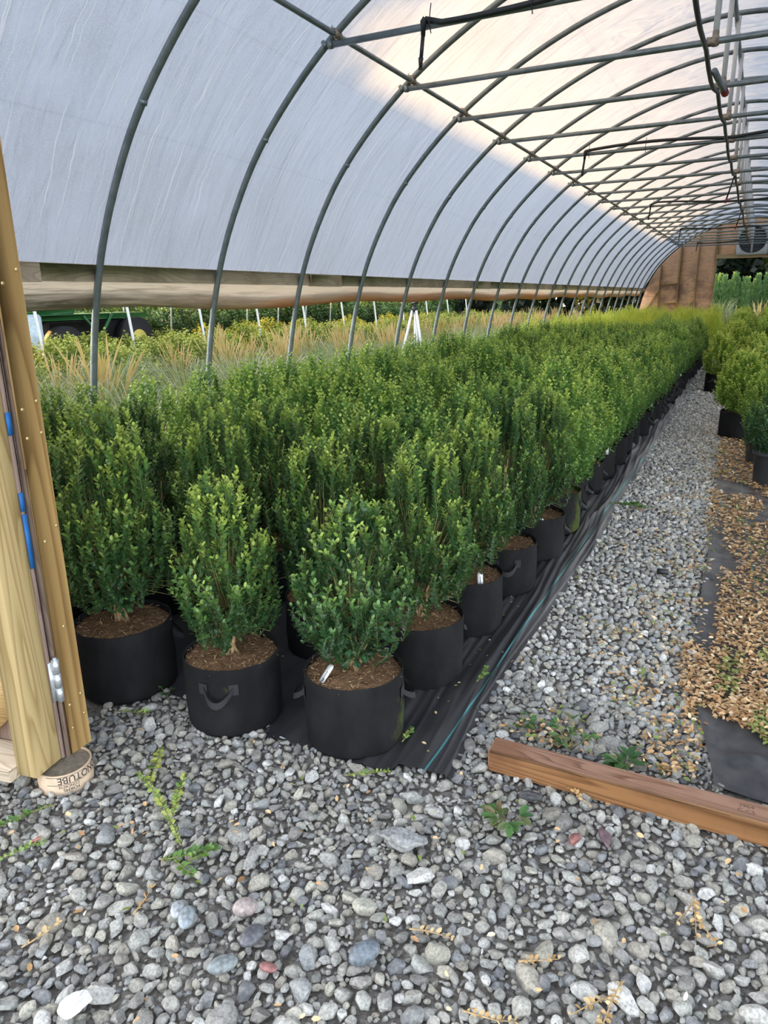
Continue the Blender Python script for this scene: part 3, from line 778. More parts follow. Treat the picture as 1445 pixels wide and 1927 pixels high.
def bw_proto(variant, near, pot):
    r = thing('potted_boxwood', 'x', 'shrub')
    obj('fabric_pot', pots[pot], None, r)
    for h in hand: obj('handle', h, None, r.children[0])
    so = obj('soil', soils[pot % 2][0], None, r); obj('mulch_fibres', soils[pot % 2][1], None, so)
    if near:
        me, st, tm = near_v[variant]; s = obj('stems', st, None, r); obj('twigs', tm, None, s); obj('foliage', me, None, r)
    else:
        me, st = far_v[variant]; obj('stems', st, None, r); obj('foliage', me, None, r)
    return r

colX = [-1.165, -1.69, -2.235, -2.76, -3.26, -3.74]
protos = {}
BOX = []
special = {(0, 0): (-1.19, 2.075, 0, .45, 1.0), (1, 0): (-1.69, 1.99, 1, -1.2, 1.0), (2, 0): (-2.262, 1.985, 2, .85, 1.08),
           (0, 1): (-1.155, 2.61, 3, .9, 1.0), (0, 2): (-1.15, 3.14, 3, 1.2, 1.02), (0, 3): (-1.125, 3.68, 2, 2.0, 1.02), (0, 4): (-1.11, 4.27, 3, .4, 1.03)}
def place_box(ci, ri, x, y, v, rz, s, near):
    key = (near, v, (ci + ri) % 3)
    if v is None: return
    lab = f'boxwood in black fabric pot, {nth(ci + 1)} column from the gravel path, {nth(ri + 1)} row from doorway'
    if (ci, ri) == (0, 0): lab = 'frontmost boxwood in black fabric pot at the mat corner, white tag in its soil'
    if (ci, ri) == (1, 0): lab = 'boxwood in black fabric pot with strap handle facing out, second pot of front row'
    if (ci, ri) == (2, 0): lab = 'tall bright-tipped boxwood in black fabric pot, beside the door jamb in front row'
    grp = 'boxwoods in black fabric pots left of the path'
    if key not in protos:
        r = bw_proto(v, near, key[2]); protos[key] = r
        r.location = (x, y, .012); r.rotation_euler = (0, 0, rz); r.scale = (s,) * 3 if np.isscalar(s) else s; r['label'] = lab; r['group'] = grp
    else:
        r = dup(protos[key], (x, y, .012), rz, s, lab, grp)
    BOX.append(r)
for ci, cx in enumerate(colX):
    yend = 13.4 + (cx + 3.9) * 1.62; ri = 0; y = 2.04
    while y < yend:
        if (ci, ri) in special:
            x, yy, v, rz, s = special[(ci, ri)]; place_box(ci, ri, x, yy, v, rz, s, True)
        else:
            near = y < 3.7
            v = rnd.randrange(1, 4) if near else rnd.randrange(5)
            place_box(ci, ri, cx + rnd.uniform(-.03, .03), y + rnd.uniform(-.03, .03) + (.06 if ci % 2 else 0), v, rnd.uniform(0, 2 * PI), rnd.uniform(.96, 1.07) if near else rnd.uniform(.97, 1.10), near)
        y += .56; ri += 1

# --- golden upright shrubs at the far end of the bed
def plastic_pot(R_, Hh, mat, lip=.012):
    b = MB(); b.lathe([(.001, 0), (R_ * .84, 0), (R_ * .86, .01), (R_ * .985, Hh - .03), (R_ + lip * .6, Hh - .028), (R_ + lip, Hh - .012), (R_ + lip * .8, Hh), (R_ - .004, Hh), (R_ * .95, Hh - .06)], 28)
    me = b.mesh('plastic_pot', True); me.materials.append(mat); return me
gpot = plastic_pot(.17, .27, m_blkpot); gsoil, _ = soil_mesh(6, .16, .235, 20); gsoil.materials.append(m_soil)
gold_p = []
for i in range(4):
    me, tw = foliage(300 + i, .76 + .05 * (i % 3), .30, 150, .036, .026, .36, .24, True, .90, .30, .42, False, .6, .3); me.materials.append(m_gold)
    gold_p.append(me)
gp = []
for i in range(4):
    r = thing('golden_shrub', 'x', 'shrub'); obj('plastic_pot', gpot, None, r); obj('soil', gsoil, None, r); obj('foliage', gold_p[i], None, r); gp.append([r, False])
for ci, cx in enumerate((-1.28, -1.86, -2.42, -2.98, -3.52, -3.98)):
    y = 14.1 + (cx + 3.9) * 1.62; 
    if ci == 0: y += 1.6
    ri = 0
    while y < 29.4:
        p = gp[rnd.randrange(4)]
        lab = f'golden-green upright shrub in black pot, {nth(ci + 1)} column from path, {nth(ri + 1)} row of far block'
        loc = (cx + rnd.uniform(-.04, .04), y, .012)
        s = rnd.uniform(.82, 1.02)
        if not p[1]: r = p[0]; p[1] = True; r.location = loc; r.scale = (s,) * 3; r['label'] = lab; r['group'] = 'golden shrubs at the far end of the bed'
        else: dup(p[0], loc, rnd.uniform(0, 6.28), s, lab, 'golden shrubs at the far end of the bed')
        y += .68; ri += 1

# --- shrubs on the right of the path
npot = plastic_pot(.165, .29, m_plpot); nsoil, _ = soil_mesh(8, .155, .24, 60); nsoil.materials.append(m_soil)
rv = []
for i in range(4):
    me, tw = foliage(400 + i, .64, .30 if i < 3 else .28, 330, .024 if i < 2 else .030, .015, .17, .24, True, .5, .05, [-.02, .12, .3, .38][i], False, 1.0, .4)
    me.materials.append(m_box if i == 0 else m_lime); rv.append(me)
def right_shrub(x, y, v, kind, s, label, rz=0):
    nm = 'potted_boxwood'
    r = thing(nm, label, 'shrub', (x, y, .012), rz, 'shrubs in pots right of the path'); r.scale = (s,) * 3
    if kind == 'grey': obj('plastic_pot', npot, None, r); obj('soil', nsoil, None, r)
    else:
        p = obj('fabric_pot', pots[v % 3], None, r); 
        for h in hand: obj('handle', h, None, p)
        obj('soil', soils[v % 2][0], None, r)
    obj('foliage', rv[v], None, r)
right_shrub(.275, 6.86, 0, 'grey', 1.0, 'clipped dark boxwood in grey plastic pot, nearest right of the path', 1.0)
right_shrub(.20, 7.78, 1, 'grey', .98, 'boxwood in grey plastic pot directly behind the nearest one at right', 2.0)
right_shrub(.58, 7.75, 2, 'grey', 1.0, 'lime boxwood beside the grey pots at the right edge', 2.7)
k = 0
for y, xs in ((9.12, (-.05, .46)), (10.4, (.14, .60)), (11.9, (.12, .60)), (13.4, (-.46, .06, .52)), (14.6, (-.3, .2, .7)), (15.8, (-.28, .25, .78)), (17.2, (-.30, .25, .8)), (18.7, (-.3, .25, .82)), (20.3, (-.3, .3, .9)), (22.0, (-.3, .3, .9)), (24., (-.32, .3, .9))):
    for j, x in enumerate(xs):
        lab = f'lime-tipped boxwood right of the path, {nth(j + 1)} from path in the {nth(k + 1)} row behind grey pots'
        right_shrub(x, y, (2, 3, 1)[(k + j) % 3], 'felt', 1.05 + .05 * min(k, 6) if k > 3 else 1.08, lab, rnd.uniform(0, 6))
    k += 1

# --- plant tags
def tag_thing(x, y, z, rx, rz, label, w=.026, h=.085, txt=True):
    r = thing('plant_tag', label, 'tag', (x, y, z), rz, 'white plant tags in the pots'); r.rotation_euler = (rx, 0, rz)
    b = MB(); b.add([(-w / 2, 0, 0), (w / 2, 0, 0), (w / 2, 0, h * .9), (w * .3, 0, h), (-w * .3, 0, h), (-w / 2, 0, h * .9)] + [(-w / 2, .0012, 0), (w / 2, .0012, 0), (w / 2, .0012, h * .9), (w * .3, .0012, h), (-w * .3, .0012, h), (-w / 2, .0012, h * .9)], F4=[(0, 1, 2, 5), (5, 2, 3, 4), (6, 11, 8, 7), (11, 10, 9, 8), (0, 6, 7, 1), (1, 7, 8, 2), (3, 9, 10, 4), (2, 8, 9, 3), (4, 10, 11, 5), (5, 11, 6, 0)])
    b.build('tag_blade', m_white, r)
    if txt:
        b = MB(); zz = .018
        for s in (.006, .003, .005, .0025, .006, .004, .003, .0045):
            b.box(-.0018, .0022, -.0008, -.0004, zz, zz + s); zz += s + .0016
        b.build('printing', m_ink, r)
tag_thing(-1.262, 1.938, .262, -.80, -.42, 'white plant tag leaning over the rim of the frontmost pot', .028, .092)
tag_thing(-1.027, 3.03, .262, -.25, .55, 'white plant tag upright in the third pot along the path')
tag_thing(-1.02, 4.12, .26, -.2, .4, 'small white plant tag in the fifth pot along the path', .024, .05)
for q, (x, y) in enumerate(((-1.03, 6.35), (-1.02, 9.25), (-1.02, 13.0))):
    tag_thing(x, y, .27, -.15, .6, f'white plant tag in a pot further along the path edge, {nth(q + 1)} beyond the near ones', .03, .08, False)

# ------------------------------------------------------------------ ground, gravel, mats
n = 90; xs = np.linspace(-3.2, 1.2, n); ys2 = np.linspace(.2, 4.6, n)
V = [(-70, -12, 0), (70, -12, 0), (70, 110, 0), (-70, 110, 0)]
me = np_mesh('floor', V, [np.array([(0, 1, 2, 3)])]); tag(obj('floor', me, m_dirt), 'packed grey dirt ground', None, None, 'structure')

def ico(sub):
    t_ = (1 + 5 ** .5) / 2
    v = [(-1, t_, 0), (1, t_, 0), (-1, -t_, 0), (1, -t_, 0), (0, -1, t_), (0, 1, t_), (0, -1, -t_), (0, 1, -t_), (t_, 0, -1), (t_, 0, 1), (-t_, 0, -1), (-t_, 0, 1)]
    f = [(0, 11, 5), (0, 5, 1), (0, 1, 7), (0, 7, 10), (0, 10, 11), (1, 5, 9), (5, 11, 4), (11, 10, 2), (10, 7, 6), (7, 1, 8), (3, 9, 4), (3, 4, 2), (3, 2, 6), (3, 6, 8), (3, 8, 9), (4, 9, 5), (2, 4, 11), (6, 2, 10), (8, 6, 7), (9, 8, 1)]
    v = [np.array(p) / np.linalg.norm(p) for p in v]
    for _ in range(sub):
        cache = {}; nf = []
        def mid(a, b):
            k_ = (min(a, b), max(a, b))
            if k_ not in cache: m_ = v[a] + v[b]; v.append(m_ / np.linalg.norm(m_)); cache[k_] = len(v) - 1
            return cache[k_]
        for a, b, c_ in f:
            x, y, z = mid(a, b), mid(b, c_), mid(c_, a); nf += [(a, x, z), (b, y, x), (c_, z, y), (x, y, z)]
        f = nf
    return np.array(v), np.array(f)
def stone_templates(sub, n_, seed):
    g = np.random.default_rng(seed); v0, f0 = ico(sub); out = []
    for i in range(n_):
        v = v0.copy()
        for _ in range(g.integers(7, 12)):
            nn = g.normal(0, 1, 3); nn /= np.linalg.norm(nn); d = g.uniform(.50, .84); o = v @ nn - d
            v -= np.outer(np.maximum(o, 0) * .98, nn)
        ph = g.uniform(0, 6, 3); v *= (1 + .05 * np.sin(v[:, [0]] * 5 + ph[0]) * np.sin(v[:, [1]] * 4 + ph[1]) + .03 * np.sin(v[:, [2]] * 9 + ph[2]))
        if sub >= 2: v *= 1 + np.array([[.07 * mnoise.noise(Vector(p) * 3.1 + Vector((i, seed, 0))) + .035 * mnoise.noise(Vector(p) * 8 + Vector((i, 0, seed)))] for p in v])
        v *= g.uniform([.9, .65, .5], [1.35, 1.05, .85]); out.append(v)
    return out, f0
PAL = 1.2 * np.array([(.275, .265, .235), (.335, .325, .285), (.22, .212, .195), (.385, .375, .34), (.15, .155, .16), (.31, .285, .235), (.24, .245, .24), (.46, .45, .42), (.35, .335, .275), (.295, .28, .24), (.30, .30, .27), (.26, .255, .23)])
def scatter_stones(name, pos, rad, seed, subs, palette=PAL, lift=.25, flat=.35):
    """one mesh of many stones; subs: array choosing template subdivision per stone"""
    g = np.random.default_rng(seed); Vs, Fs, Cs = [], [], []; off = 0
    for sub in sorted(set(subs)):
        T, f0 = stone_templates(sub, 14, seed + sub)
        ids = np.where(subs == sub)[0]; ti = g.integers(0, len(T), len(ids))
        for q in range(len(T)):
            sel = ids[ti == q]; m_ = len(sel)
            if not m_: continue
            az = g.uniform(0, 2 * PI, m_); tx = g.normal(0, flat, m_); ty = g.normal(0, flat, m_)
            ca, sa = np.cos(az), np.sin(az); cx, sx = np.cos(tx), np.sin(tx); cy, sy = np.cos(ty), np.sin(ty)
            Z0 = np.zeros(m_); O1 = np.ones(m_)
            Rz = np.stack([ca, -sa, Z0, sa, ca, Z0, Z0, Z0, O1], 1).reshape(-1, 3, 3)
            Rx = np.stack([O1, Z0, Z0, Z0, cx, -sx, Z0, sx, cx], 1).reshape(-1, 3, 3)
            Ry = np.stack([cy, Z0, sy, Z0, O1, Z0, -sy, Z0, cy], 1).reshape(-1, 3, 3)
            R = Rz @ Rx @ Ry
            v = np.einsum('mij,nj->mni', R, T[q]) * rad[sel][:, None, None] + pos[sel][:, None, :]
            v[:, :, 2] += (rad[sel] * lift)[:, None]
            c_ = palette[g.integers(0, len(palette), m_)] * g.uniform(.75, 1.2, (m_, 1))
            Vs.append(v.reshape(-1, 3)); Cs.append(np.repeat(c_, len(T[q]), 0))
            Fs.append((f0[None] + (np.arange(m_) * len(T[q]))[:, None, None] + off).reshape(-1, 3)); off += m_ * len(T[q])
    me = np_mesh(name, np.concatenate(Vs), [np.concatenate(Fs)], True); set_attr(me, 'col', np.concatenate(Cs)); me.set_sharp_from_angle(angle=.50)
    return obj(name, me, m_stone)
def darts(x0, x1, y0, y1, sizes, tries, seed, ok, k_=.82):
    g = np.random.default_rng(seed); cell = max(s[1] for s in sizes) * 2; grid = {}; out = []
    for (lo, hi), nt in zip(sizes, tries):
        X = g.uniform(x0, x1, nt); Y = g.uniform(y0, y1, nt); Rr_ = g.uniform(lo, hi, nt)
        for x, y, r in zip(X, Y, Rr_):
            if not ok(x, y, r): continue
            cx, cy = int(x // cell), int(y // cell); bad = False
            for i in (-1, 0, 1):
                for j in (-1, 0, 1):
                    for (a, b_, c_) in grid.get((cx + i, cy + j), ()):
                        if (a - x) ** 2 + (b_ - y) ** 2 < (k_ * (c_ + r)) ** 2: bad = True; break
                    if bad: break
                if bad: break
            if bad: continue
            grid.setdefault((cx, cy), []).append((x, y, r)); out.append((x, y, r))
    return np.array(out)
def mat_edge(y): return -.785 + .03 * mnoise.noise((y * .55, 1, 0)) - .0145 * max(0, y - 4.5) + (.04 * (2.4 - y) / .45 if y < 2.4 else 0)
def mat_front(x): return 1.955 + .05 * mnoise.noise((x * 1.7, 4, 0)) + max(0, (-1.75 - x)) * .06 - (.05 if x > -1.5 and x < -.95 else 0)
def rmat_edge(y): return (.034 - (y - 2.26) * .125 if y < 3.2 else -.083 - .0137 * (y - 3.2)) + .05 * mnoise.noise((y * 1.1, 7, 2))
def ok_near(x, y, r):
    if y > mat_front(x) + .02 and x < mat_edge(max(y, 2.0)) - .01: return False
    if y > 2.28 and x > rmat_edge(y) + .02: return False
    if x < -2.2 and y > 1.5: return False
    if (x - FX) ** 2 + (y - FY) ** 2 < (FR + r * .7) ** 2: return False
    d = mnoise.noise((x * 1.7, y * 1.7, 9)) * .9 + (1.0 - y) * .75 + abs(x + .75) * .18
    if r > .014 and d > .46 and rnd.random() < min(.93, (d - .38) * 2.1): return False
    return True
S1 = darts(-2.9, .9, .35, 2.75, [(.025, .035), (.018, .025), (.013, .018), (.0085, .013), (.0055, .0085)], [240, 3000, 12000, 28000, 46000], 3, ok_near, .76)
pos = np.c_[S1[:, :2], rng.uniform(-.004, .010, len(S1))]
g1 = scatter_stones('gravel', pos, S1[:, 2] * 1.12, 21, np.where(S1[:, 2] > .0135, 2, 1))
tag(g1, 'grey crushed gravel spread in front of the doorway', 'gravel', None, 'stuff')
S2 = darts(-1.0, .02, 2.6, 13.0, [(.019, .026), (.013, .019), (.009, .013)], [2200, 26000, 40000], 5, lambda x, y, r: mat_edge(y) - .02 < x < rmat_edge(y) + .03)
PAL2 = PAL * 1.45 + .07
pos = np.c_[S2[:, :2], rng.uniform(-.006, .010, len(S2))]
g2 = scatter_stones('gravel', pos, S2[:, 2] * 1.12, 33, np.where(S2[:, 1] < 5.5, 1, 1), PAL2)
tag(g2, 'pale rounded gravel of the path between the two mats', 'gravel', None, 'stuff')
S3 = darts(-1.15, .35, 13.0, 34, [(.035, .05)], [15000], 6, lambda x, y, r: mat_edge(y) - .05 < x < (rmat_edge(y) + .05 if y < 13.5 else .3), .7)
pos = np.c_[S3[:, :2], rng.uniform(-.01, .008, len(S3))]
g3 = scatter_stones('gravel', pos, S3[:, 2] * 1.1, 35, np.zeros(len(S3), int), PAL2)
tag(g3, 'pale gravel at the far end of the path', 'gravel', None, 'stuff')

# left weed mat
def left_mat():
    nx, ny = 210, 300; V = []
    for j in range(ny):
        q = j / (ny - 1); y = 1.90 + (18.6 - 1.90) * q ** 1.7
        for i in range(nx):
            u = i / (nx - 1); xr = mat_edge(max(y, 2.0)); x = -4.25 + (xr + 4.25) * (1 - (1 - u) ** 2.2)
            yy = y
            if j < 12: yy = max(y, mat_front(x)) if j else mat_front(x)
            d = xr - x
            z = .014 + .016 * math.exp(-((d - .0) / .22) ** 2) * (1 + mnoise.noise((y * 1.2, 0, 0)))
            w = mnoise.noise((x * 13 + .9 * mnoise.noise((y * 1.1, x * 2, 4)), y * 1.15, 1)) * .6 + mnoise.noise((x * 30, y * 2.2 + x * 6, 2)) * .4
            rg = 1 - abs(mnoise.noise((x * 9 + y * .35 + .5 * mnoise.noise((y * .9, x, 4)), y * .55, 11))) * 2.4
            rg2 = 1 - abs(mnoise.noise((x * 27 + y * 1.3 + .8 * mnoise.noise((y * .8, x, 14)), y * .8, 15))) * 3.0
            z += math.exp(-(d / .42) ** 2) * min(1, d / .05) * (.30 + .70 * min(1, max(0, (y - 2.2) / 2.6))) * (.016 * w + .030 * max(0, rg) ** 1.5 + .022 * max(0, rg2)) + .004 * mnoise.noise((x * 6, y * 6, 8))
            if d < .02: z -= .012
            V.append((x, yy, max(.006, z)))
    me = np_mesh('weed_mat', V, [grid_faces(ny, nx)], True); return obj('weed_mat', me, m_mat)
tag(left_mat(), 'black woven weed mat under the left bed of pots, its edge wrinkled along the path', 'mat')
def right_mat():
    nx, ny = 70, 220; V = []
    for j in range(ny):
        q = j / (ny - 1); y = 2.30 + (14.5 - 2.30) * q ** 1.6
        for i in range(nx):
            u = i / (nx - 1); xl = rmat_edge(max(2.26, y)); x = xl + (1.6 - xl) * u ** 1.5
            d = x - xl
            z = .010 + .010 * mnoise.noise((x * 4, y * 3, 3)) + .018 * math.exp(-(d / .07) ** 2) * (1 + mnoise.noise((y * 5, 0, 5)))
            ridge = abs((y - 2.52) - .18 * (x - .2)); z += .030 * math.exp(-(ridge / .025) ** 2) * min(1, max(0, (x - .05) * 8))
            z += .010 * mnoise.noise((x * 14 + y * 4, y * 3, 6)) * math.exp(-(d / .1) ** 2)
            V.append((x, y, max(.006, z)))
    me = np_mesh('weed_mat', V, [grid_faces(ny, nx)], True); return obj('weed_mat', me, m_mat2)
tag(right_mat(), 'dusty black woven mat on the right, partly buried under tan fallen leaves', 'mat')

# fallen leaves
def litter(name, P, L, tone, seed, up=.35):
    g = np.random.default_rng(seed); n_ = len(P)
    D = np.c_[g.normal(0, 1, (n_, 2)), g.normal(0, .22, n_)]; N = np.c_[g.normal(0, up, (n_, 2)), np.ones(n_)]
    V, F, tn = leaves_mesh(P, D, N, L * 1.15, tone, .66); me = np_mesh(name, V, [F], True); set_attr(me, 'tone', tn); return obj(name, me, m_litter)
g = np.random.default_rng(12); P = []
while len(P) < 26000:
    y = 2.62 + 11 * g.uniform() ** 1.9; x = rmat_edge(y) + g.uniform(-.05, 1.1) * (.75 if y < 4 else 1)
    if y < 2.72 + .55 * max(0, x - .16) * -1 + max(0, .30 - (x + .02)) * .35 - .05 and x > -.05: continue
    pt = mnoise.noise((x * 2.6, y * 1.6, 11))
    if pt < -.24 and y < 9: continue
    if x < rmat_edge(y) + .085 and y > 3.35 and y < 5.2 and g.uniform() < .93: continue
    P.append((x, y, .018 + g.uniform(0, .022) + .01 * mnoise.noise((x * 4, y * 3, 3))))
P = np.array(P); n_ = len(P)
tone = np.clip(g.normal(.56, .20, n_), .2, 1); grn = np.array([mnoise.noise((p[0] * 7, p[1] * 5, 40)) for p in P]) > .33; tone[grn & (g.uniform(0, 1, n_) < .55)] = g.uniform(0, .12)
o = litter('fallen_leaves', P, g.uniform(.016, .029, n_) * np.clip(.7 + P[:, 1] * .07, .9, 1.5), tone, 13); tag(o, 'drift of dry tan boxwood leaves lying on the right-hand mat', 'leaves', None, 'stuff')
P = []
while len(P) < 1900:
    y = 2.3 + 8 * g.uniform() ** 1.6; x = g.uniform(-.85, .0)
    if x < mat_edge(y) - .03 or x > rmat_edge(y) + .02: continue
    if mnoise.noise((x * 5, y * 4, 21)) * .7 + (x + .45) * .8 < g.uniform(-.1, .5): continue
    P.append((x, y, .026 + g.uniform(0, .014)))
P = np.array(P); n_ = len(P); tone = np.clip(g.normal(.58, .2, n_), .2, 1); tone[g.uniform(0, 1, n_) < .26] = .05
o = litter('fallen_leaves', P, g.uniform(.013, .026, n_), tone, 14, .6); tag(o, 'scattered tan and green leaves caught in the path gravel', 'leaves', None, 'stuff')
P = np.c_[g.uniform(-2.0, .5, 170), g.uniform(.7, 2.2, 170), g.uniform(.028, .045, 170)]
P = P[[not (p[1] > 1.9 and p[0] < -.75) for p in P]]; n_ = len(P); tone = np.clip(g.normal(.6, .2, n_), .2, 1); tone[g.uniform(0, 1, n_) < .2] = .05
o = litter('fallen_leaves', P, g.uniform(.013, .024, n_), tone, 15, .7); tag(o, 'few loose leaves on the gravel before the doorway', 'leaves', None, 'stuff')
P = np.c_[g.uniform(-2.5, -.85, 120), g.uniform(2.0, 6.0, 120), g.uniform(.03, .04, 120)]; P[:, 0] = np.where(g.uniform(0, 1, 120) < .6, g.uniform(-1.0, -.84, 120), P[:, 0])
tone = np.where(g.uniform(0, 1, 120) < .5, .06, .8); o = litter('fallen_leaves', P, g.uniform(.012, .02, 120), tone, 16); tag(o, 'small loose leaves on the black weed mat between the pots', 'leaves', None, 'stuff')

# cut sprigs and weeds on the ground
def sprig(x, y, z, ang, ln, label, mat, leaf=.022, seed=0, curve=.3, tone=.5, branch=0, grp='cut boxwood sprigs on the ground', nm='boxwood_sprig'):
    g = np.random.default_rng(900 + seed); r = thing(nm, label, 'sprig', (x, y, z), ang, grp)
    P, D, N, L, T = [], [], [], [], []; b = MB()
    def run(o, a0, l_):
        m = max(4, int(l_ / .013)); p = np.array(o, float); a = a0; pts = [p.copy()]
        for j in range(m):
            a += curve * g.normal(.15, .5) * .35; p = p + np.array((math.cos(a), math.sin(a), g.normal(0, .08))) * l_ / m; p[2] = max(.0, min(.03, p[2])); pts.append(p.copy())
            for s in (1, -1):
                if mat is m_dsprig and g.uniform() < .35: continue
                d = np.array((math.cos(a + s * .9), math.sin(a + s * .9), g.uniform(-.05, .7)))
                P.append(p); D.append(d); N.append(np.array((0, 0, 1)) + g.normal(0, .5, 3)); L.append(leaf * g.uniform(.65, 1.1) * (.7 + .5 * math.sin(PI * (j + 1) / (m + 1)))); T.append(np.clip(tone + g.normal(0, .15), 0, 1))
        b.tube(pts, np.linspace(.0028, .001, len(pts)), 5)
    run((0, 0, .008), 0, ln)
    for k_ in range(branch): run((ln * (.3 + .25 * k_), 0, .01), (.6 if k_ % 2 else -.6), ln * .55)
    b.build('stem', m_gtwig if mat is m_sprig else m_bark, r, True)
    V, F, tn = leaves_mesh(np.array(P), np.array(D), np.array(N), np.array(L), np.array(T), .75); me = np_mesh('leaves', V, [F], True); set_attr(me, 'tone', tn); obj('leaves', me, mat, r)
SZ = .03
sprig(-1.36, 1.30, SZ, 2.55, .42, 'long yellow-green sprig lying across the front gravel', m_sprig, .019, 1, .30, .75, 1)
sprig(-1.77, 1.66, SZ, -1.05, .20, 'olive-yellow sprig standing out between the stones left of the second pot', m_sprig, .026, 2, .3, .9)
sprig(-1.38, 1.23, SZ, .35, .16, 'leafy green sprig at the foot of the long yellow sprig', m_sprig, .024, 3, .3, .3, 2)
sprig(-1.86, 1.26, SZ, -2.2, .30, 'dark green sprig near the printed footing', m_sprig, .02, 4, .4, .1)
sprig(-1.81, 1.01, SZ, 1.3, .14, 'small lime sprig at the left edge below the footing', m_sprig, .018, 5, .3, .55)
sprig(-2.10, 1.76, SZ, .15, .12, 'short pale green sprig beside the jamb under the third pot', m_sprig, .022, 6, .3, .6)
sprig(-1.08, 1.80, SZ, .7, .15, 'thin upright-stemmed green sprig in front of the frontmost pot', m_sprig, .016, 7, .1, .6)
sprig(-.985, 2.06, .03, 1.5, .10, 'green sprig lying on the black mat right of the frontmost pot', m_sprig, .018, 8, .3, .55)
sprig(-.875, 2.56, .045, 1.45, .13, 'light green sprig lying on the wrinkled mat edge', m_sprig, .02, 9, .3, .5)
sprig(-.86, 5.55, .05, .1, .22, 'dark leafy cutting draped over the mat edge beside the path', m_sprig, .03, 10, .3, .05, 3)
for q, (x, y, a, ln, tn, lab) in enumerate([(-.10, 1.42, -1.9, .20, .7, 'branched dry tan sprig on the gravel below the timber'), (-.62, 1.33, .2, .11, .8, 'dry tan sprig tip in the middle of the front gravel'), (-.42, 1.18, .3, .12, .75, 'dry tan sprig low at right on the gravel'), (-1.48, .85, 1.4, .10, .8, 'dry tan sprig at the lower left of the gravel'), (-1.30, 1.05, 1.7, .09, .4, 'rusty dry sprig on the dirt patch'), (-.34, 1.36, .5, .10, .5, 'orange dry sprig right of centre on the gravel'), (-.29, 2.0, 2.4, .14, .6, 'dry tan sprig tucked behind the timber'), (.02, 1.78, -1.4, .16, .7, 'dry leafy sprig in front of the timber at right')]):
    sprig(x, y, SZ, a, ln, lab, m_dsprig, .017, 20 + q, .35, tn, 2 if q in (0, 7) else 0, 'dry sprigs on the gravel')
def weed(x, y, label, n_, hgt, lw, seed, tone=.4):
    g = np.random.default_rng(seed); r = thing('weed', label, 'weed', (x, y, .02), 0, 'weeds in the gravel'); P, D, N, L, T = [], [], [], [], []; b = MB()
    for i in range(n_):
        a = g.uniform(0, 6.28); h = hgt * g.uniform(.4, 1); q = np.array((math.cos(a) * h * .8, math.sin(a) * h * .8, h)); b.tube([(0, 0, 0), q * .6, q], .0012, 4)
        for k_ in range(3):
            da = a + (k_ - 1) * .9; P.append(q); D.append((math.cos(da), math.sin(da), g.uniform(-.2, .4))); N.append((g.normal(0, .3), g.normal(0, .3), 1)); L.append(lw * g.uniform(.7, 1.2)); T.append(np.clip(tone + g.normal(0, .25), 0, 1))
    b.build('stem', m_gtwig, r); V, F, tn = leaves_mesh(np.array(P), np.array(D, float), np.array(N, float), np.array(L), np.array(T), .62); me = np_mesh('leaves', V, [F], True); set_attr(me, 'tone', tn); obj('leaves', me, m_weed, r)
weed(-.51, 1.82, 'low reddish-green weed in front of the timber', 9, .05, .05, 1, .6)
weed(-.42, 2.30, 'weed clump behind the left end of the timber', 11, .09, .035, 2, .5)
weed(-.23, 2.27, 'lobed green weed behind the middle of the timber', 7, .05, .06, 3, .3)
weed(-.62, 2.36, 'bright seedling between the mat edge and the timber', 6, .04, .03, 4, .3)
weed(-2.02, 1.95, 'small seedling in the soil line beside the third pot', 5, .04, .02, 5, .3)

# single stones that stand out
def stone(x, y, r, sc3, col, label, seed, nm='stone', sub=3, rough=.6, z=None):
    t_, f_ = stone_templates(sub, 1, 700 + seed); 
    v = t_[0] if nm != 'pebble' else ico(3)[0]
    v = v * np.array(sc3) * r * (.80 if nm == 'pebble' else .9); v = v * (1 + np.array([[.05 * mnoise.noise(Vector(p) * 40 + Vector((seed, 0, 0)))] for p in v]))
    me = np_mesh(nm, v, [f_ if nm != 'pebble' else ico(3)[1]], True); o = obj(nm, me, plain('stone_colour', tuple(.75 * c_ + .25 * sum(col) / 3 for c_ in col), rough, var=.4, scale=90, bump=.5)); o.location = (x, y, z if z is not None else .03 + r * .25); o.rotation_euler = (rnd.uniform(-.2, .2), rnd.uniform(-.2, .2), rnd.uniform(0, 6)); tag(o, label, 'stone', 'coloured stones in the front gravel')
stone(-.305, 1.84, .034, (1, .8, .6), (.26, .085, .07), 'brick-red angular stone below the timber', 1)
stone(-.225, 1.885, .038, (1.1, .8, .6), (.14, .075, .085), 'dark maroon stone beside the brick-red one', 2)
stone(-1.165, 1.105, .036, (1.2, .75, .5), (.22, .26, .28), 'smooth blue-grey oval pebble on the dirt patch', 3, 'pebble', rough=.45)
stone(-1.205, 1.115, .03, (1.2, .8, .5), (.30, .33, .34), 'pale blue oval pebble leaning against the blue-grey one', 4, 'pebble', rough=.5)
stone(-1.045, 1.20, .036, (1.2, .9, .7), (.33, .26, .235), 'pinkish speckled pebble right of the blue pebbles', 5, 'pebble', rough=.7)
stone(-.69, 1.215, .042, (1.25, .8, .7), (.12, .15, .18), 'large dark blue-grey egg-shaped pebble', 6, 'pebble', rough=.4)
stone(-.975, 1.135, .036, (1.3, .9, .6), (.10, .10, .115), 'dark purplish pebble in the middle of the gravel', 7, 'pebble', rough=.4)
stone(-.99, 1.035, .034, (1.4, .8, .55), (.18, .21, .21), 'flat slate-green pebble below the purplish one', 8, 'pebble', rough=.55)
stone(-.885, 1.08, .02, (1.4, .8, .6), (.27, .09, .08), 'small red pebble near the bottom of the gravel', 9, 'pebble')
stone(-.765, 1.60, .068, (1.25, .75, .55), (.25, .25, .24), 'largest pale grey slab stone in the gravel', 10)
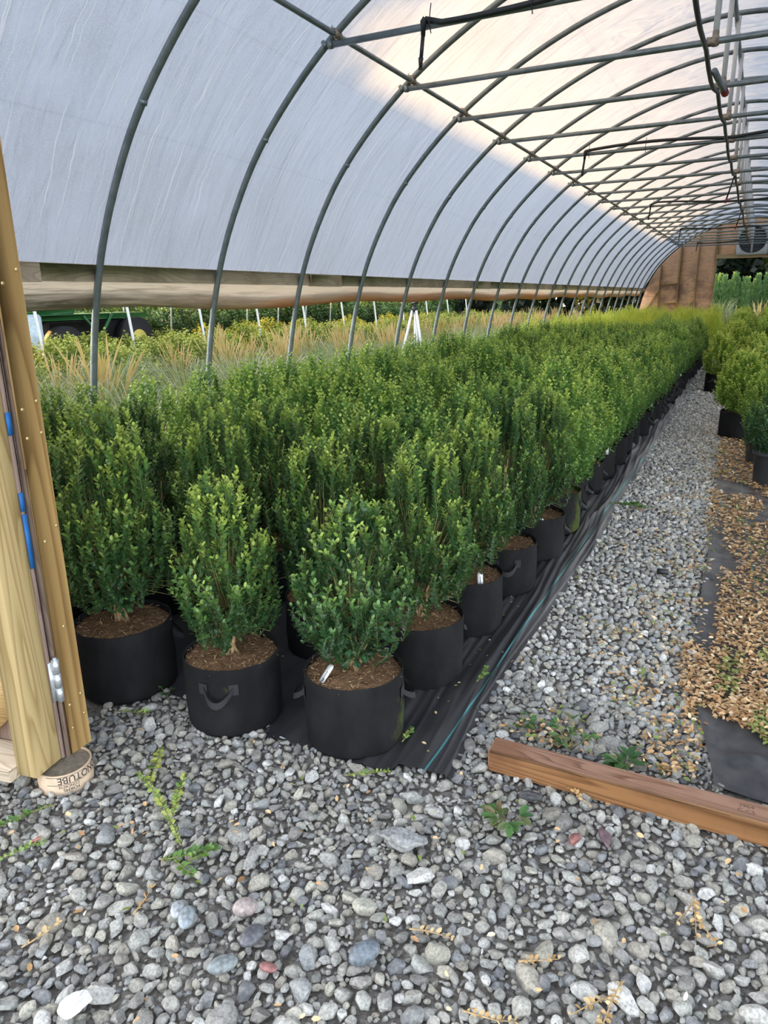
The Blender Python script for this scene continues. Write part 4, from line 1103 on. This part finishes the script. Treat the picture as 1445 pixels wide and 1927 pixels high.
stone(-1.23, .80, .042, (1.2, .9, .22), (.60, .61, .60), 'flat white shard at the bottom left of the gravel', 11)
stone(-.98, .80, .04, (1.1, .8, .6), (.36, .23, .19), 'reddish-brown stone at the bottom edge', 12)
stone(-1.78, 1.13, .016, (1, .8, .7), (.45, .13, .10), 'tiny red stone at the left of the gravel', 13)
stone(-1.14, 1.36, .05, (1.35, .7, .6), (.30, .29, .27), 'long pale pointed stone left of centre in the gravel', 14)
stone(-.47, 1.965, .05, (1.0, .35, 1.0), (.06, .06, .065), 'dark slate stone leaning on the timber end', 15)
stone(-2.165, 1.40, .03, (1.1, .8, .6), (.50, .50, .49), 'pale stone lying on the bottom rail of the door', 16, z=.142)
b = MB()
n = 20; V = []
for y in (0, .062):
    for rr in (.017, .014):
        V += [(rr * math.cos(2 * PI * k / n), y, rr * math.sin(2 * PI * k / n)) for k in range(n)]
F = []
for k in range(n):
    k2 = (k + 1) % n; F += [(k, k2, 2 * n + k2, 2 * n + k), (n + k2, n + k, 3 * n + k, 3 * n + k2), (k2, k, n + k, n + k2), (2 * n + k, 2 * n + k2, 3 * n + k2, 3 * n + k)]
o = obj('pipe_stub', np_mesh('pipe_stub', V, [np.array(F)], False), m_pvc); o.location = (-.35, 4.22, .045); o.rotation_euler = (0, 0, -1.4); tag(o, 'short black pipe offcut lying on the path gravel', 'pipe')

# timber
tb = thing('timber', 'brown sawn timber lying on the gravel across the doorway', 'timber', (.40, 2.125, .055))
tb.rotation_euler = (0, .0, .012)
b = MB(); b.box(-1.06, 1.1, -.047, .047, -.043, .040, .006); bo = b.build('beam', m_timber, tb)
bo.data.materials.append(wood('fresh_timber_side', (.16, .07, .028), (.37, .185, .078), axis=0, ring=7, stain=(.17, .075, .038), seed=2.2, lines=18))
for p in bo.data.polygons:
    if abs(p.normal.y) > .7: p.material_index = 1
for q, (s, dy) in enumerate((('2964', .006), ('C-CS', -.018))):
    me = text_mesh(s, .022, 'grade_stamp'); o = obj('grade_stamp', me, plain('faded_ink', (.10, .055, .04), .8, var=.4, scale=120), tb); o.location = (-.255, dy, .0405)

# ------------------------------------------------------------------ outside on the left
def grass_mesh(seed, n_, H_, spread, droop, w=.006, plume=0, tonev=0.0):
    g = np.random.default_rng(seed); V, F, T = [], [], []; o = 0
    for i in range(n_):
        a = g.uniform(0, 2 * PI); r0 = spread * .25 * math.sqrt(g.uniform()); h = H_ * g.uniform(.55, 1.1); out = spread * g.uniform(.3, 1.1); dr = droop * g.uniform(.4, 1.2)
        sx, sy = -math.sin(a), math.cos(a); tn = np.clip(g.normal(.42 + tonev, .2), 0, 1)
        for q in np.linspace(0, 1, 6):
            rr = r0 + out * q ** 1.5; z = h * (q * (1 + dr) - dr * q ** 2.6); ww = w * (1 - q * .85)
            x, y = rr * math.cos(a), rr * math.sin(a); V += [(x - sx * ww, y - sy * ww, z), (x + sx * ww, y + sy * ww, z)]; T += [tn * (.6 + .5 * q)] * 2
        F += [(o + 2 * k, o + 2 * k + 1, o + 2 * k + 3, o + 2 * k + 2) for k in range(5)]; o += 12
    for i in range(plume):
        a = g.uniform(0, 2 * PI); out = spread * g.uniform(.1, .7); h = H_ * g.uniform(1.1, 1.7)
        for q in np.linspace(0, 1, 14):
            wid = .0022 if q < .65 else .010 * math.sin(PI * (q - .60) / .42)
            x, y, z = out * q ** 1.7 * math.cos(a) + .10 * math.cos(a * 3.3), out * q ** 1.7 * math.sin(a) + .10 * math.sin(a * 2.1), h * q * (1 - .12 * q); V += [(x - wid, y, z), (x + wid, y, z)]; T += [.75 + .25 * q] * 2
        F += [(o + 2 * k, o + 2 * k + 1, o + 2 * k + 3, o + 2 * k + 2) for k in range(13)]; o += 28
    me = np_mesh('grass_blades', V, [np.array(F)]); set_attr(me, 'tone', np.clip(T, 0, 1)); return me
green_g = [grass_mesh(500 + i, 230, .78, .70, .8, .0075, 0, .12) for i in range(3)]
tan_g = [grass_mesh(520 + i, 190, .75, .55, .55, .0042, 34, -.1) for i in range(3)]
for m_ in green_g: m_.materials.append(m_grass)
for m_ in tan_g: m_.materials.append(m_dryg)
CL = []
for y in np.arange(3.0, 29.5, .85):
    for x in (-5.0, -5.75):
        CL.append((x + rnd.uniform(-.2, .2), y + rnd.uniform(-.25, .25), 'g', rnd.uniform(.85, 1.2)))
for y in np.arange(5.5, 33, 1.0):
    for x in (-6.7, -7.6, -8.6):
        CL.append((x + rnd.uniform(-.3, .3), y + rnd.uniform(-.4, .4), 't' if (y > 9 and rnd.random() < .85) or rnd.random() < .16 else 'g', rnd.uniform(.85, 1.15)))
CL.sort(key=lambda c_: c_[1]); cnt = {'g': 0, 't': 0}
for (x, y, kd, s) in CL:
    cnt[kd] += 1
    if kd == 'g': lab = f'drooping blue-green grass clump outside the left curtain, {nth(cnt[kd])} along from the doorway'; nm = 'grass_clump'
    else: lab = f'upright tan plumed grass outside the left curtain, {nth(cnt[kd])} along from the doorway'; nm = 'plume_grass'
    o = obj(nm, (green_g if kd == 'g' else tan_g)[rnd.randrange(3)]); o.location = (x, y, 0); o.rotation_euler = (0, 0, rnd.uniform(0, 6.28)); o.scale = (s,) * 3
    tag(o, lab, 'grass', 'grass clumps outside the left curtain', 'thing')
# neighbouring hoop house
NX = -15.7; NS = 1.42
nh = thing('neighbour_hoop', 'x', 'hoop', (NX, 0, 0)); b = MB(); b.tube([(x, 0, z * NS) for x, z in ARCH], .03, 8); b.build('arch_tube', m_pole, nh, True)
for k in range(14):
    lab = f'white leg and arch of the neighbouring hoop house, {nth(k + 1)} from its front end'
    y = 2.6 + k * 2.3
    if k == 0: nh.location.y = y; nh['label'] = lab; nh['group'] = 'hoops of the neighbouring house'
    else: dup(nh, (NX, y, 0), 0, 1, lab, 'hoops of the neighbouring house')
i1 = np.argmin(abs(AH[:, 1] - 1.60)); A4 = ARCH[i1:len(ARCH) - i1] + nrmA[i1:len(ARCH) - i1] * .03; ysn = np.linspace(-6, 34, 10)
V = [(NX + p[0], y, p[1] * NS) for y in ysn for p in A4]; U = [(y, s) for y in ysn for s in seg[i1:len(ARCH) - i1]]
me = np_mesh('film_cover', V, [grid_faces(len(ysn), len(A4))], True); add_uv(me, U); tag(obj('film_cover', me, m_film), 'milky film cover of the neighbouring hoop house', 'cover')
# shrubs growing in the neighbouring house
m_olive = leafmat('olive_leaf', [(0., (.04, .085, .02)), (.4, (.12, .19, .035)), (.75, (.26, .32, .05)), (1., (.42, .44, .09))], .45, .25)
nsh = []
for i in range(3):
    me, tw = foliage(600 + i, .62, .42, 170, .05, .04, .28, .05, True, .6, .12, .18, False, 1.0, .4); me.materials.append(m_olive); nsh.append(me)
hed = []
for i in range(2):
    me, tw = foliage(620 + i, .62, .42, 240, .06, .05, .28, .05, True, .6, .12, .0, False, .9, .4); me.materials.append(m_fir); hed.append(me)
q = 0
for y in np.arange(4.0, 34, 1.15):
    for x in (-9.6, -10.8, -12.0, -13.4):
        q += 1; o = obj('leafy_shrub', nsh[rnd.randrange(3)]); o.location = (x + rnd.uniform(-.25, .25), y + rnd.uniform(-.3, .3), 0); s = rnd.uniform(1.05, 1.45); o.scale = (s * 1.15, s * 1.15, s); o.rotation_euler = (0, 0, rnd.uniform(0, 6))
        tag(o, f'yellow-green leafy shrub beside the neighbouring house, {nth(q)} from its front', 'shrub', 'leafy shrubs by the neighbouring house')
for k_, y in enumerate(np.arange(6.0, 78, .95)):
    o = obj('hedge_shrub', hed[k_ % 2]); o.location = (-21.2 - 1.8 * (k_ % 2) + rnd.uniform(-.4, .4), y, 0); s = rnd.uniform(2.2, 2.7); o.scale = (s * 1.2, s * 1.2, s); o.rotation_euler = (0, 0, k_ * 1.1)
    tag(o, f'tall green hedge shrub beyond the neighbouring house, {nth(k_ + 1)} from its front', 'shrub', 'hedge beyond the neighbouring house')
# green farm machine
fm = thing('farm_machine', 'green farm machine with black wheels seen under the rolled curtain at left', 'machine', (-15.2, 13.0, 0), .1)
m_green = plain('farm_green', (.03, .16, .05), .4, var=.1); m_rub = plain('black_rubber', (.015, .015, .017), .7); m_yel = plain('yellow_rim', (.75, .62, .12), .4)
b = MB(); b.box(-.5, .5, -1.6, 2.2, 1.22, 1.36, .02); b.build('deck', m_green, fm)
b = MB(); b.box(-.45, .45, -1.5, -.3, 1.36, 2.0, .06); b.build('hood', m_green, fm)
b = MB(); b.box(-.4, .4, -1.2, 2.0, .75, 1.2, .03); b.build('frame_box', m_rub, fm)
for (x, y, r_) in ((.62, -1.0, .55), (.62, 1.5, .62), (-.62, -1.0, .55), (-.62, 1.5, .62)):
    b = MB(); b.tube([(x - .14, y, r_), (x + .14, y, r_)], r_, 24); w_ = b.build('wheel', m_rub, fm); b = MB(); b.tube([(x - .15, y, r_), (x + .15, y, r_)], r_ * .5, 18); b.build('rim', m_yel, w_)
b = MB(); b.tube([(.55, .2, .7), (.55, .8, 1.35)], .04, 8); b.tube([(.55, -.2, 1.3), (.55, .3, .8)], .03, 8); b.build('lift_arm', m_green, fm, True)
dm = thing('white_drum', 'pale blue drum beside the green machine at left', 'drum', (-14.3, 11.0, 0)); b = MB(); b.lathe([(.001, 0), (.29, 0), (.30, .03), (.30, .9), (.31, .92), (.30, .95), (.30, 1.32), (.26, 1.38), (.001, 1.38)], 24); b.build('drum_body', plain('pale_blue_plastic', (.55, .68, .78), .5), dm, True)
# tripod
tp = thing('sprinkler_tripod', 'white sprinkler tripod standing outside the left curtain', 'tripod', (-4.72, 10.45, 0)); apex = np.array((0, 0, 1.42))
for a in (-.5, 1.7, 3.9):
    f_ = np.array((math.cos(a) * .42, math.sin(a) * .42, .02)); mid_ = apex * .36 + f_ * .64
    b = MB(); b.tube([apex + (math.cos(a) * .04, math.sin(a) * .04, 0), mid_], .020, 8); b.tube([mid_, f_], .014, 8); l_ = b.build('leg', m_tri, tp, True)
    b = MB(); b.tube([mid_ - (0, 0, .03), mid_ + (0, 0, .03)], .027, 8); b.build('leg_clamp', m_pvc if a > 0 else m_red, l_, True)
    b = MB(); b.tube([mid_, (0, 0, .80)], .008, 6); b.build('brace', m_tri, tp)
b = MB(); b.tube([(0, 0, .62), (0, 0, 1.45)], .014, 8); b.build('riser', m_tri, tp, True)
b = MB(); b.tube([(0, 0, 1.40), (0, 0, 1.48)], .045, 8); b.tube([(-.05, 0, 1.52), (.06, 0, 1.55)], .022, 8); b.tube([(0, 0, 1.47), (0, 0, 1.53)], .016, 8); b.build('sprinkler_head', m_pvc, tp)

# ------------------------------------------------------------------ beyond the far door, and the trees around
def blob_tree(name, label, loc, h, cr, ch, n_, mat, leaf, seed, trunk_r=.16, tone=.0, czr=.62, grp='trees around the nursery', tm=None):
    g = np.random.default_rng(seed); r = thing(name, label, 'tree', loc, 0, grp)
    b = MB(); b.tube([(0, 0, 0), (g.normal(0, .08), g.normal(0, .08), h * .35), (g.normal(0, .12), g.normal(0, .12), h * .85)], [trunk_r, trunk_r * .75, trunk_r * .3], 8); b.build('trunk', tm or m_trunk, r, True)
    ctr = [(g.normal(0, cr[0] * .38), g.normal(0, cr[1] * .38), h * czr + g.normal(0, ch * .30)) for _ in range(16)]
    k_ = g.integers(0, 16, n_); u = g.normal(0, 1, (n_, 3)); u /= np.linalg.norm(u, axis=1)[:, None]; u *= (g.uniform(.3, 1, n_) ** .5)[:, None]
    P = np.array(ctr)[k_] + u * np.array((cr[0] * .52, cr[1] * .52, ch * .36))
    V, F, tn = leaves_mesh(P, u + g.normal(0, .5, (n_, 3)), g.normal(0, 1, (n_, 3)), leaf * g.uniform(.6, 1.3, n_), np.clip(.4 + tone + .25 * u[:, 2] + g.normal(0, .12, n_), 0, 1), 1.1, True)
    me = np_mesh('crown', V, [F]); set_attr(me, 'tone', tn); obj('crown', me, mat, r); return r
blob_tree('shade_tree', 'leafy tree standing left of the neighbouring house near its front', (-27, .5, 0), 15, (4.8, 6.0), 8.4, 9500, m_fir, .75, 1, .25)
blob_tree('shade_tree', 'leafy tree standing left of the neighbouring house near its far end', (-27, 32.0, 0), 15, (4.8, 6.2), 7.0, 9000, m_fir, .75, 2, .25)
q = 0
for i, x in enumerate(np.arange(-9, 14, 2.3)):
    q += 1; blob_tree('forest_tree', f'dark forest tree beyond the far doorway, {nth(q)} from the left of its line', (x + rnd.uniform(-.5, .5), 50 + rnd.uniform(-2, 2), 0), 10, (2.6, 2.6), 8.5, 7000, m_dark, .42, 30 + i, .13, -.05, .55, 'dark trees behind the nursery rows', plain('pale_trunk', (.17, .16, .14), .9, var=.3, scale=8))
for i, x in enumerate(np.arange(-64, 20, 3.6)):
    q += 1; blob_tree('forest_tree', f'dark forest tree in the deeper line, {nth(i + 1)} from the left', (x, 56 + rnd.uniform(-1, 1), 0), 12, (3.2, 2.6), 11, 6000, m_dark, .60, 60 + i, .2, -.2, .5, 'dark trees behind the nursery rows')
# feathery young conifers in rows
fv = []
for i in range(3):
    g = np.random.default_rng(640 + i); n_ = 1000; hq = g.uniform(0, 1, n_) ** 1.2; a = g.uniform(0, 6.28, n_); rr = .36 * (1 - hq) ** .8 * g.uniform(.4, 1, n_)
    P = np.c_[rr * np.cos(a), rr * np.sin(a), hq * 2.2]; D = np.c_[np.cos(a) * .5, np.sin(a) * .5, np.full(n_, .9)]
    V, F, tn = leaves_mesh(P, D, g.normal(0, 1, (n_, 3)), g.uniform(.09, .19, n_), np.clip(.25 + .45 * hq + g.normal(0, .1, n_), 0, 1), .45, True)
    me = np_mesh('conifer', V, [F]); set_attr(me, 'tone', tn); me.materials.append(m_fir); fv.append(me)
q = 0
for row, y in enumerate((38.5, 40.0, 41.6)):
    for x in np.arange(-4.6, 4.6, .44):
        q += 1
        o = obj('young_conifer', fv[rnd.randrange(3)]); o.location = (x + rnd.uniform(-.12, .12), y + rnd.uniform(-.15, .15), 0); s = rnd.uniform(.95, 1.15); o.scale = (s,) * 3; o.rotation_euler = (0, 0, rnd.uniform(0, 6))
        tag(o, f'feathery green young conifer beyond the far doorway, row {("nearest", "middle", "rear")[row]}, {nth(int(round((x + 4.6) / .44)) + 1)} from left', 'conifer', 'rows of young conifers beyond the far doorway')
for i, (x, y, kd, s) in enumerate(((-1.35, 32.3, 'g', 1.7), (-1.0, 31.6, 'g', 1.3), (-.75, 31.3, 'g', 1.1), (.1, 34.0, 't', 1.25), (.8, 34.4, 't', 1.35), (.45, 33.4, 'g', 1.3), (1.5, 34.8, 't', 1.3), (-1.9, 33.0, 'g', 1.5))):
    o = obj('grass_clump' if kd == 'g' else 'plume_grass', (green_g if kd == 'g' else tan_g)[i % 3]); o.location = (x, y, 0); o.scale = (s,) * 3; o.rotation_euler = (0, 0, i * 1.3)
    tag(o, f'{"pale arching" if kd == "g" else "tan plumed"} grass clump just beyond the far doorway, {nth(i + 1)} of those there', 'grass', 'grasses beyond the far doorway', 'thing')
st_ = MB(); st_.tube([(0, 0, 0), (.02, 0, 1.25)], .018, 6); o = st_.build('bamboo_stake', plain('yellow_stake', (.62, .58, .16), .6), None, True); o.location = (-.62, 25.5, 0); tag(o, 'yellow-green stake standing at the far end of the path', 'stake')

# ------------------------------------------------------------------ light
SUN_EL = math.radians(12.0)
w = bpy.data.worlds.new('World'); sc.world = w; w.use_nodes = True; nt = w.node_tree; nt.nodes.clear()
sky = nt.nodes.new('ShaderNodeTexSky'); sky.sky_type = 'NISHITA'; sky.sun_disc = False; sky.sun_elevation = math.radians(24); sky.sun_rotation = math.radians(-90); sky.altitude = 100; sky.air_density = 1.0; sky.dust_density = 1.2
hsv = nt.nodes.new('ShaderNodeHueSaturation'); hsv.inputs['Saturation'].default_value = .34; nt.links.new(sky.outputs[0], hsv.inputs['Color'])
bg = nt.nodes.new('ShaderNodeBackground'); bg.inputs[1].default_value = .92
out = nt.nodes.new('ShaderNodeOutputWorld'); nt.links.new(hsv.outputs[0], bg.inputs[0]); nt.links.new(bg.outputs[0], out.inputs[0])
sd = bpy.data.lights.new('sun', 'SUN'); sd.energy = 20.0; sd.color = (1.0, .56, .17); sd.angle = math.radians(1.0)
so_ = bpy.data.objects.new('sun', sd); C.objects.link(so_)
d = Vector((math.cos(SUN_EL), .0, -math.sin(SUN_EL))); so_.rotation_euler = d.to_track_quat('-Z', 'Y').to_euler()

sc.view_settings.view_transform = 'Standard'; sc.view_settings.look = 'None'; sc.view_settings.gamma = 1.0; sc.view_settings.use_curve_mapping = False
sc.view_settings.exposure = 0.15
try:
    cy = sc.cycles; cy.max_bounces = 7; cy.diffuse_bounces = 4; cy.glossy_bounces = 2; cy.transmission_bounces = 4; cy.transparent_max_bounces = 4
    cy.use_denoising = True; cy.caustics_reflective = False; cy.caustics_refractive = False; cy.sample_clamp_indirect = 6.0
except Exception: pass
